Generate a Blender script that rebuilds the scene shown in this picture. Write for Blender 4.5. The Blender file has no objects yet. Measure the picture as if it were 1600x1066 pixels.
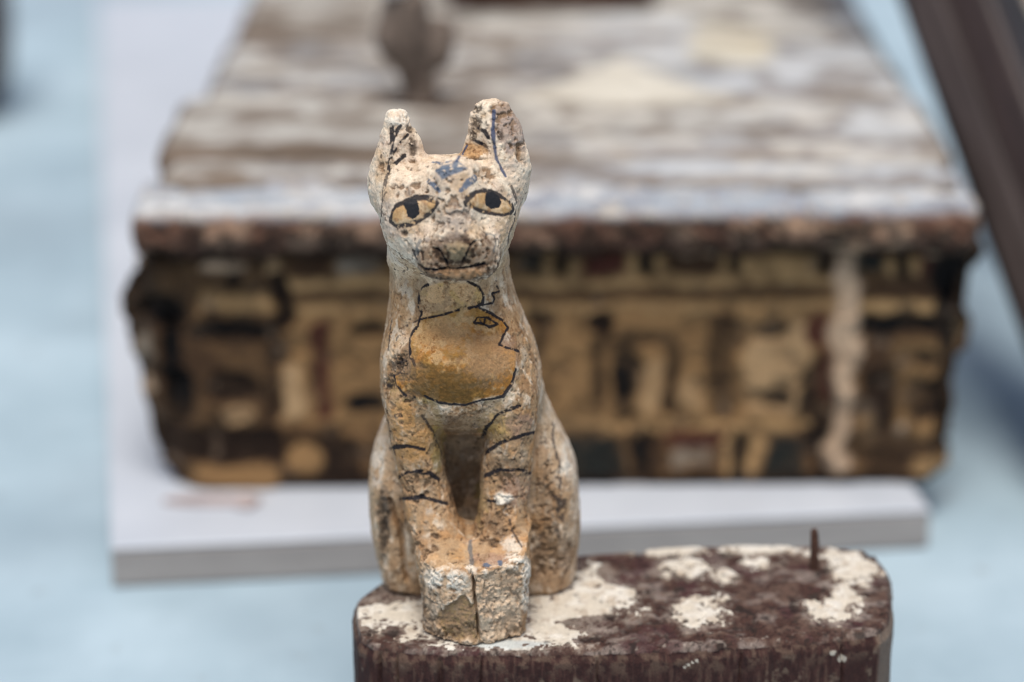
import bpy, math
import numpy as np

# ------------------------------------------------------------------ camera, sky, sun, exposure
scene = bpy.context.scene
coll = scene.collection

CAM_H = 0.867
PITCH = 20.8
cam_data = bpy.data.cameras.new("camera")
cam_data.sensor_width = 36.0
cam_data.lens = 85.0
cam_data.clip_start = 0.05
cam_data.clip_end = 200.0
cam_data.dof.use_dof = True
cam_data.dof.focus_distance = 1.448
cam_data.dof.aperture_fstop = 2.0
cam_data.dof.aperture_blades = 9
cam = bpy.data.objects.new("camera", cam_data)
cam.location = (0.0, 0.0, CAM_H)
cam.rotation_euler = (math.radians(90.0 - PITCH), 0.0, 0.0)
coll.objects.link(cam)
scene.camera = cam

SUN_ELEV = math.radians(71.0)
SUN_AZ = math.radians(-176.0)          # clockwise from +Y as seen from above: behind the scene, to the left
world = bpy.data.worlds.new("World")
scene.world = world
world.use_nodes = True
wn = world.node_tree.nodes
wl = world.node_tree.links
bg = wn["Background"]
sky = wn.new("ShaderNodeTexSky")
sky.sky_type = 'NISHITA'
sky.sun_disc = False
sky.sun_elevation = SUN_ELEV
sky.sun_rotation = SUN_AZ
sky.air_density = 1.0
sky.dust_density = 4.0
sky.ozone_density = 1.0
wl.new(sky.outputs[0], bg.inputs[0])
bg.inputs[1].default_value = 0.05

sun_data = bpy.data.lights.new("sun", 'SUN')
sun_data.energy = 1.5
sun_data.angle = math.radians(26.0)
sun_data.color = (1.0, 0.95, 0.87)
sun = bpy.data.objects.new("sun", sun_data)
sun.rotation_euler = (math.radians(90.0) - SUN_ELEV, 0.0, math.radians(180.0) - SUN_AZ)
sun.location = (-1.0, 2.0, 3.0)
coll.objects.link(sun)

vs = scene.view_settings
vs.view_transform = 'Standard'
vs.look = 'None'
vs.exposure = 1.02
vs.gamma = 1.0
scene.cycles.filter_width = 1.05

# ------------------------------------------------------------------ helpers
def tag(o, label=None, cat=None, group=None, kind=None):
    if label: o["label"] = label
    if cat: o["category"] = cat
    if group: o["group"] = group
    if kind: o["kind"] = kind
    return o

def empty(name, loc=(0, 0, 0)):
    o = bpy.data.objects.new(name, None)
    o.empty_display_size = 0.02
    o.location = loc
    coll.objects.link(o)
    return o

def mesh_obj(name, verts, faces, mat, parent=None, cols=None, smooth=True):
    """faces: (n,4) or (n,3) int array, or a list of lists"""
    me = bpy.data.meshes.new(name)
    verts = np.asarray(verts, dtype=np.float32)
    if isinstance(faces, np.ndarray):
        k = faces.shape[1]
        me.vertices.add(len(verts))
        me.vertices.foreach_set("co", verts.ravel())
        me.loops.add(faces.size)
        me.loops.foreach_set("vertex_index", faces.astype(np.int32).ravel())
        me.polygons.add(len(faces))
        me.polygons.foreach_set("loop_start", np.arange(0, faces.size, k, dtype=np.int32))
        me.update(calc_edges=True)
    else:
        me.from_pydata(verts.tolist(), [], faces)
    if smooth:
        me.polygons.foreach_set("use_smooth", np.ones(len(me.polygons), dtype=bool))
    if cols is not None:
        a = me.color_attributes.new("Col", 'FLOAT_COLOR', 'POINT')
        c = np.ones((len(verts), 4), dtype=np.float32)
        c[:, :3] = cols
        a.data.foreach_set("color", c.ravel())
    me.validate()
    me.update()
    me.materials.append(mat)
    o = bpy.data.objects.new(name, me)
    coll.objects.link(o)
    if parent is not None:
        o.parent = parent
    return o

def lin(r, g, b):
    """sRGB 0-255 to linear"""
    c = np.array([r, g, b], dtype=np.float64) / 255.0
    return np.where(c <= 0.04045, c / 12.92, ((c + 0.055) / 1.055) ** 2.4)

def sstep(a, b, x):
    t = np.clip((x - a) / (b - a), 0.0, 1.0)
    return t * t * (3 - 2 * t)

def mixc(c, col, m):
    return c * (1 - m[:, None]) + np.asarray(col)[None, :] * m[:, None]

# ------- noise
def _hash(ix, iy, iz, seed):
    h = (ix.astype(np.uint32) * np.uint32(374761393) + iy.astype(np.uint32) * np.uint32(668265263)
         + iz.astype(np.uint32) * np.uint32(2147483647) + np.uint32((seed * 144665 + 12345) & 0xffffffff))
    h = (h ^ (h >> np.uint32(13))) * np.uint32(1274126177)
    h = (h ^ (h >> np.uint32(15))) * np.uint32(2246822519)
    h = h ^ (h >> np.uint32(13))
    return (h & np.uint32(0xffffff)).astype(np.float32) / np.float32(0xffffff)

def vnoise(P, scale, seed=0):
    """value noise 0..1; P (n,3), scale = feature size (number or triple)"""
    Q = (P / np.asarray(scale, dtype=np.float64)).astype(np.float64) + 1000.37
    I = np.floor(Q)
    f = (Q - I).astype(np.float32)
    f = f * f * (3 - 2 * f)
    I = I.astype(np.int64)
    x0, y0, z0 = I[:, 0], I[:, 1], I[:, 2]
    out = 0
    for dx in (0, 1):
        wx = f[:, 0] if dx else 1 - f[:, 0]
        for dy in (0, 1):
            wy = f[:, 1] if dy else 1 - f[:, 1]
            for dz in (0, 1):
                wz = f[:, 2] if dz else 1 - f[:, 2]
                out = out + wx * wy * wz * _hash(x0 + dx, y0 + dy, z0 + dz, seed)
    return out

def fbm(P, scale, seed=0, oct=4, gain=0.55):
    s = 0.0; a = 1.0; t = 0.0
    sc = np.asarray(scale, dtype=np.float64)
    for k in range(oct):
        s = s + a * vnoise(P, sc / (2.03 ** k), seed + 17 * k)
        t += a; a *= gain
    return s / t

# ------- materials
def new_mat(name):
    m = bpy.data.materials.new(name)
    m.use_nodes = True
    nt = m.node_tree
    return m, nt.nodes, nt.links, nt.nodes["Principled BSDF"]

def col_mat(name, rough=0.9, grain=900.0, grain_mix=0.25, bump=0.25, bump_dist=0.0004, spec=0.25, stretch=(1, 1, 1), warm=None):
    """a material for meshes that carry their own paint in the Col attribute, with fine grain and bump on top"""
    m, n, l, b = new_mat(name)
    at = n.new("ShaderNodeAttribute"); at.attribute_name = "Col"
    tc = n.new("ShaderNodeTexCoord")
    mp = n.new("ShaderNodeMapping"); mp.inputs["Scale"].default_value = stretch
    l.new(tc.outputs["Object"], mp.inputs["Vector"])
    nz = n.new("ShaderNodeTexNoise"); nz.inputs["Scale"].default_value = grain
    nz.inputs["Detail"].default_value = 5.0; nz.inputs["Roughness"].default_value = 0.65
    l.new(mp.outputs[0], nz.inputs["Vector"])
    rp = n.new("ShaderNodeMapRange")
    rp.inputs["From Min"].default_value = 0.3; rp.inputs["From Max"].default_value = 0.7
    rp.inputs["To Min"].default_value = 1.0 - grain_mix; rp.inputs["To Max"].default_value = 1.0 + grain_mix
    l.new(nz.outputs["Fac"], rp.inputs["Value"])
    mx = n.new("ShaderNodeVectorMath"); mx.operation = 'SCALE'
    l.new(at.outputs["Color"], mx.inputs[0]); l.new(rp.outputs[0], mx.inputs["Scale"])
    l.new(mx.outputs[0], b.inputs["Base Color"])
    b.inputs["Roughness"].default_value = rough
    b.inputs["Specular IOR Level"].default_value = spec
    bp = n.new("ShaderNodeBump"); bp.inputs["Strength"].default_value = bump
    bp.inputs["Distance"].default_value = bump_dist
    l.new(nz.outputs["Fac"], bp.inputs["Height"]); l.new(bp.outputs[0], b.inputs["Normal"])
    return m

def noise_mat(name, c0, c1, scale, rough=0.8, stretch=(1, 1, 1), lo=0.35, hi=0.65, bump=0.2, bump_dist=0.001, spec=0.3, detail=6.0):
    m, n, l, b = new_mat(name)
    tc = n.new("ShaderNodeTexCoord")
    mp = n.new("ShaderNodeMapping"); mp.inputs["Scale"].default_value = stretch
    l.new(tc.outputs["Object"], mp.inputs["Vector"])
    nz = n.new("ShaderNodeTexNoise"); nz.inputs["Scale"].default_value = scale
    nz.inputs["Detail"].default_value = detail; nz.inputs["Roughness"].default_value = 0.6
    l.new(mp.outputs[0], nz.inputs["Vector"])
    cr = n.new("ShaderNodeValToRGB")
    cr.color_ramp.elements[0].position = lo; cr.color_ramp.elements[0].color = (*c0, 1)
    cr.color_ramp.elements[1].position = hi; cr.color_ramp.elements[1].color = (*c1, 1)
    l.new(nz.outputs["Fac"], cr.inputs["Fac"]); l.new(cr.outputs[0], b.inputs["Base Color"])
    b.inputs["Roughness"].default_value = rough
    b.inputs["Specular IOR Level"].default_value = spec
    bp = n.new("ShaderNodeBump"); bp.inputs["Strength"].default_value = bump; bp.inputs["Distance"].default_value = bump_dist
    l.new(nz.outputs["Fac"], bp.inputs["Height"]); l.new(bp.outputs[0], b.inputs["Normal"])
    return m

# ------- implicit surfaces
def smin(a, b, k):
    h = np.clip(0.5 + 0.5 * (b - a) / k, 0, 1)
    return b * (1 - h) + a * h - k * h * (1 - h)

def smax(a, b, k):
    return -smin(-a, -b, k)

def smooth_table(rows, n=260, sig=5):
    """rows: (z, cx, hx, cy, hy) any order -> finely sampled smoothed table"""
    r = np.array(sorted(rows), dtype=np.float64)
    z = np.linspace(r[0, 0], r[-1, 0], n)
    k = np.exp(-0.5 * (np.arange(-3 * sig, 3 * sig + 1) / sig) ** 2); k /= k.sum()
    cols = [z]
    for c in range(1, r.shape[1]):
        v = np.interp(z, r[:, 0], r[:, c])
        v = np.convolve(np.pad(v, 3 * sig, mode='edge'), k, mode='valid')
        cols.append(v)
    return np.array(cols)

def loft(X, Y, Z, T, p=2.3, cap=8.0):
    cx = np.interp(Z, T[0], T[1]); hx = np.interp(Z, T[0], T[2])
    cy = np.interp(Z, T[0], T[3]); hy = np.interp(Z, T[0], T[4])
    r = (np.abs((X - cx) / hx) ** p + np.abs((Y - cy) / hy) ** p) ** (1.0 / p)
    f = (r - 1.0) * np.minimum(hx, hy) * 0.95
    return smax(smax(f, T[0][0] - Z, cap), Z - T[0][-1], cap)

def ellipsoid(X, Y, Z, c, r):
    q = np.sqrt(((X - c[0]) / r[0]) ** 2 + ((Y - c[1]) / r[1]) ** 2 + ((Z - c[2]) / r[2]) ** 2)
    return (q - 1.0) * min(r) * 0.95

def capsule(X, Y, Z, a, b, ra, rb):
    a = np.array(a, float); b = np.array(b, float); d = b - a
    t = np.clip(((X - a[0]) * d[0] + (Y - a[1]) * d[1] + (Z - a[2]) * d[2]) / d.dot(d), 0, 1)
    return np.sqrt((X - a[0] - t * d[0]) ** 2 + (Y - a[1] - t * d[1]) ** 2 + (Z - a[2] - t * d[2]) ** 2) - (ra + (rb - ra) * t)

def surface_nets(fn, lo, hi, h):
    ax = [np.arange(lo[i], hi[i] + h, h) for i in range(3)]
    X, Y, Z = np.meshgrid(*ax, indexing='ij')
    F = fn(X, Y, Z)
    n = F.shape
    neg = F < 0
    def corner(A, i, j, k): return A[i:n[0] - 1 + i, j:n[1] - 1 + j, k:n[2] - 1 + k]
    cnt = sum(corner(neg, i, j, k).astype(np.int8) for i in (0, 1) for j in (0, 1) for k in (0, 1))
    act = (cnt > 0) & (cnt < 8)
    idx = -np.ones(act.shape, dtype=np.int64)
    ai = np.argwhere(act)
    idx[act] = np.arange(len(ai))
    acc = np.zeros((len(ai), 3)); w = np.zeros(len(ai))
    i0, j0, k0 = ai.T
    for (a, b) in [((0,0,0),(1,0,0)),((0,1,0),(1,1,0)),((0,0,1),(1,0,1)),((0,1,1),(1,1,1)),
                   ((0,0,0),(0,1,0)),((1,0,0),(1,1,0)),((0,0,1),(0,1,1)),((1,0,1),(1,1,1)),
                   ((0,0,0),(0,0,1)),((1,0,0),(1,0,1)),((0,1,0),(0,1,1)),((1,1,0),(1,1,1))]:
        fa = F[i0 + a[0], j0 + a[1], k0 + a[2]]; fb = F[i0 + b[0], j0 + b[1], k0 + b[2]]
        c = (fa < 0) != (fb < 0)
        t = np.where(c, fa / np.where(c, fa - fb, 1), 0)
        pa = np.array(a, float); pb = np.array(b, float)
        acc += np.where(c[:, None], pa[None] + t[:, None] * (pb - pa)[None], 0); w += c
    V = (ai + acc / np.maximum(w, 1)[:, None]) * h + np.array(lo)[None]
    faces = []
    for axis in range(3):
        o1, o2 = [(1, 2), (2, 0), (0, 1)][axis]
        sl0 = [slice(None)] * 3; sl1 = [slice(None)] * 3
        sl0[axis] = slice(0, n[axis] - 1); sl1[axis] = slice(1, n[axis])
        a = neg[tuple(sl0)]; b = neg[tuple(sl1)]
        e = np.argwhere(a != b)
        ok = (e[:, o1] > 0) & (e[:, o1] < n[o1] - 1) & (e[:, o2] > 0) & (e[:, o2] < n[o2] - 1)
        e = e[ok]
        s = a[e[:, 0], e[:, 1], e[:, 2]]
        q = []
        for (d1, d2) in ((-1, -1), (0, -1), (0, 0), (-1, 0)):
            g = e.copy(); g[:, o1] += d1; g[:, o2] += d2
            q.append(idx[g[:, 0], g[:, 1], g[:, 2]])
        q = np.array(q).T
        q = np.where(s[:, None], q, q[:, ::-1])
        faces.append(q)
    return V, np.concatenate(faces)

def subdivide(V, Q):
    n = len(V)
    e = np.concatenate([Q[:, [0, 1]], Q[:, [1, 2]], Q[:, [2, 3]], Q[:, [3, 0]]])
    es = np.sort(e, axis=1)
    key = es[:, 0] * np.int64(n) + es[:, 1]
    u, inv = np.unique(key, return_inverse=True)
    inv = inv.ravel()
    mid = (V[u // n] + V[u % n]) * 0.5
    m = len(Q)
    cen = V[Q].mean(axis=1)
    ie = n + inv.reshape(4, m).T
    ic = n + len(u) + np.arange(m)
    NV = np.concatenate([V, mid, cen])
    F = []
    for k in range(4):
        F.append(np.stack([Q[:, k], ie[:, k], ic, ie[:, (k - 1) % 4]], axis=1))
    return NV, np.concatenate(F)

def grad(fn, V, e=0.4):
    g = np.empty_like(V)
    for k in range(3):
        d = np.zeros(3); d[k] = e
        A = V + d; B = V - d
        g[:, k] = (fn(A[:, 0], A[:, 1], A[:, 2]) - fn(B[:, 0], B[:, 1], B[:, 2])) / (2 * e)
    return g

def project(fn, V, it=2):
    for _ in range(it):
        f = fn(V[:, 0], V[:, 1], V[:, 2]); g = grad(fn, V)
        g2 = np.maximum((g * g).sum(1), 0.05)
        V = V - g * np.clip(f / g2, -3, 3)[:, None]
    return V

def vert_normals(V, Q):
    a = V[Q[:, 2]] - V[Q[:, 0]]; b = V[Q[:, 3]] - V[Q[:, 1]]
    fnm = np.cross(a, b)
    N = np.zeros_like(V)
    for k in range(4):
        for c in range(3):
            N[:, c] += np.bincount(Q[:, k], weights=fnm[:, c], minlength=len(V))
    return N / np.maximum(np.linalg.norm(N, axis=1), 1e-12)[:, None]

def poly_sd(P2, poly):
    """signed distance (negative inside) from points to polygon"""
    poly = np.asarray(poly, float)
    d = np.full(len(P2), 1e9); s = np.ones(len(P2))
    n = len(poly)
    for i in range(n):
        a = poly[i]; b = poly[(i + 1) % n]
        e = b - a; w = P2 - a
        t = np.clip((w @ e) / max(e @ e, 1e-9), 0, 1)
        q = w - t[:, None] * e
        d = np.minimum(d, (q * q).sum(1))
        c1 = P2[:, 1] >= a[1]; c2 = P2[:, 1] < b[1]; c3 = e[0] * w[:, 1] > e[1] * w[:, 0]
        flip = (c1 & c2 & c3) | (~c1 & ~c2 & ~c3)
        s = np.where(flip, -s, s)
    return s * np.sqrt(d)

def grid_faces(nu, nv, off=0):
    i = np.arange(nu - 1)[:, None] * nv + np.arange(nv - 1)[None, :]
    i = i.ravel() + off
    return np.stack([i, i + nv, i + nv + 1, i + 1], axis=1)
# ------------------------------------------------------------------ ground and board
MAT_GROUND = noise_mat("pale_blue_painted_floor", (0.30, 0.405, 0.475), (0.44, 0.56, 0.64), 5.0, rough=0.55, lo=0.3, hi=0.7, bump=0.1, bump_dist=0.002, spec=0.4)
_nt = MAT_GROUND.node_tree
def _dirt(nt):
    n, l = nt.nodes, nt.links
    b = n["Principled BSDF"]
    src = b.inputs["Base Color"].links[0].from_socket
    tc = n.new("ShaderNodeTexCoord")
    nz = n.new("ShaderNodeTexNoise"); nz.inputs["Scale"].default_value = 2.1; nz.inputs["Detail"].default_value = 7
    l.new(tc.outputs["Object"], nz.inputs["Vector"])
    mr = n.new("ShaderNodeMapRange"); mr.inputs["From Min"].default_value = 0.46; mr.inputs["From Max"].default_value = 0.66
    mr.inputs["To Max"].default_value = 0.55
    l.new(nz.outputs["Fac"], mr.inputs["Value"])
    mx = n.new("ShaderNodeMix"); mx.data_type = 'RGBA'
    l.new(mr.outputs[0], mx.inputs["Factor"])
    l.new(src, mx.inputs[6]); mx.inputs[7].default_value = (0.215, 0.28, 0.335, 1)
    sp = n.new("ShaderNodeTexNoise"); sp.inputs["Scale"].default_value = 28; sp.inputs["Detail"].default_value = 3
    l.new(tc.outputs["Object"], sp.inputs["Vector"])
    mr2 = n.new("ShaderNodeMapRange"); mr2.inputs["From Min"].default_value = 0.66; mr2.inputs["From Max"].default_value = 0.74
    mr2.inputs["To Max"].default_value = 0.5
    l.new(sp.outputs["Fac"], mr2.inputs["Value"])
    mx2 = n.new("ShaderNodeMix"); mx2.data_type = 'RGBA'
    l.new(mr2.outputs[0], mx2.inputs["Factor"])
    l.new(mx.outputs[2], mx2.inputs[6]); mx2.inputs[7].default_value = (0.25, 0.28, 0.31, 1)
    l.new(mx2.outputs[2], b.inputs["Base Color"])
_dirt(_nt)
ground = mesh_obj("ground", [(-60, -30, 0), (60, -30, 0), (60, 90, 0), (-60, 90, 0)], [[0, 1, 2, 3]], MAT_GROUND, smooth=False)
tag(ground, kind="structure")

# white board under the coffin: a slab with worn corners
bt = 0.036
bf = [(-0.317, 1.728), (0.342, 1.800), (0.03, 3.75), (-0.640, 3.68)]
def slab(name, quad, z0, z1, mat, parent=None, bevel=0.003, nseg=60, wob=0.0012, seed=0):
    """a board: outline walked in short steps, small bevels, uneven edge"""
    pts = []
    for i in range(4):
        a = np.array(quad[i]); b = np.array(quad[(i + 1) % 4])
        for k in range(nseg):
            pts.append(a + (b - a) * k / nseg)
    pts = np.array(pts); n = len(pts)
    c = pts.mean(0)
    P3 = np.c_[pts, np.zeros(n)]
    w = (fbm(P3, 0.03, seed, 3) - 0.5) * 2 * wob
    d = pts - c; d /= np.linalg.norm(d, axis=1)[:, None]
    rings = []
    for inset, z in ((bevel, z0), (0, z0 + bevel), (0, z1 - bevel), (bevel, z1)):
        q = pts - d * (inset + w)[:, None] if np.ndim(inset) else pts - d * (inset) + d * w[:, None]
        rings.append(np.c_[q, np.full(n, z)])
    Vv = np.concatenate(rings)
    F = []
    for r in range(3):
        for i in range(n):
            j = (i + 1) % n
            F.append([r * n + i, r * n + j, (r + 1) * n + j, (r + 1) * n + i])
    F.append(list(range(3 * n, 4 * n)))
    F.append(list(range(n - 1, -1, -1)))
    return mesh_obj(name, Vv, F, mat, parent, smooth=False)
MAT_BOARD = noise_mat("white_painted_board", (0.45, 0.49, 0.555), (0.53, 0.57, 0.635), 9.0, rough=0.42, lo=0.25, hi=0.6, bump=0.08, bump_dist=0.001, spec=0.45)
MAT_EDGE = noise_mat("grey_board_edge", (0.29, 0.27, 0.26), (0.38, 0.355, 0.34), 11.0, rough=0.8, stretch=(1, 1, 4), lo=0.3, hi=0.7)
board = tag(empty("white_board", (0, 1.75, 0)), "flat white painted board lying under the old coffin", "board")
core = slab("core", bf, 0.0, bt - 0.003, MAT_EDGE, board, seed=3)
facing = slab("facing", bf, bt - 0.003, bt, MAT_BOARD, board, bevel=0.001, seed=3)
for o_ in (core, facing):
    o_.location = (0, -1.75, 0)

# ------------------------------------------------------------------ the coffin
LX = ([0.03, .037, .069, .104, .16, .194, .221, .238, .26], [-.276, -.281, -.293, -.297, -.307, -.314, -.311, -.291, -.289])
RX = ([0.03, .043, .055, .069, .115, .149, .221, .238, .26], [.354, .363, .364, .362, .367, .371, .375, .379, .376])
YF = lambda x: 1.842 + 0.018 * x
Z0, Z1 = bt + 0.001, 0.262
MAT_COFFIN = col_mat("painted_coffin_wood", rough=0.85, grain=500, grain_mix=0.2, bump=0.4, bump_dist=0.0012, spec=0.2)
coffin = tag(empty("coffin", (0.04, 1.85, bt)), "old wooden coffin with flaking painted end panel and dusty plank lid", "coffin")
def in_coffin(o):
    o.location = (-0.04, -1.85, -bt)
    return o

# front panel: flaked painting over bare wood
nu, nv = 460, 150
u = np.linspace(0, 1, nu); zz = np.linspace(Z0, Z1, nv)
UU, ZZ = np.meshgrid(u, zz, indexing='ij')
L = np.interp(ZZ, *LX); R = np.interp(ZZ, *RX)
XX = L + (R - L) * UU
G = np.stack([XX.ravel(), np.zeros(nu * nv), ZZ.ravel()], 1)
warp = (fbm(G, 0.02, 100, 4) - 0.5) * 0.020
warpz = (fbm(G, 0.018, 101, 4) - 0.5) * 0.015
gx = G[:, 0] + warp; gz = G[:, 2] + warpz
n1 = fbm(G, 0.035, 102, 4); n2 = fbm(G, 0.012, 103, 4); n3 = fbm(G, (0.05, 1, 0.008), 104, 3)
fc = np.tile(np.array([0.125, 0.067, 0.030]), (len(G), 1))
fc = mixc(fc, np.array([0.26, 0.148, 0.066]), sstep(0.42, 0.60, n1) * 0.8)
outer = np.maximum(1 - sstep(-0.205, -0.175, G[:, 0]), sstep(0.285, 0.305, G[:, 0]))
fc = mixc(fc, np.array([0.045, 0.025, 0.014]), outer * 0.62)
fc = mixc(fc, np.array([0.022, 0.014, 0.009]), sstep(0.54, 0.66, n2) * 0.7)
def box_mask(x0, x1, z0, z1, s=0.0038):
    return (sstep(x0 - s, x0 + s, gx) * (1 - sstep(x1 - s, x1 + s, gx)) * sstep(z0 - s, z0 + s, gz) * (1 - sstep(z1 - s, z1 + s, gz)))
def ell_mask(cx, cz, rx, rz, s=0.25):
    return 1 - sstep(1 - s, 1 + s, np.sqrt(((gx - cx) / rx) ** 2 + ((gz - cz) / rz) ** 2))
PAL = {'tan': (0.45, 0.275, 0.125), 'ochre': (0.32, 0.185, 0.08), 'light': (0.47, 0.305, 0.16), 'cream': (0.52, 0.37, 0.25), 'black': (0.006, 0.005, 0.005), 'dbrown': (0.020, 0.011, 0.007),
       'brown': (0.06, 0.031, 0.016), 'red': (0.085, 0.026, 0.018), 'dred': (0.070, 0.022, 0.014), 'green': (0.016, 0.018, 0.016), 'grey': (0.25, 0.20, 0.15)}
relief = np.zeros(len(G))
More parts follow.
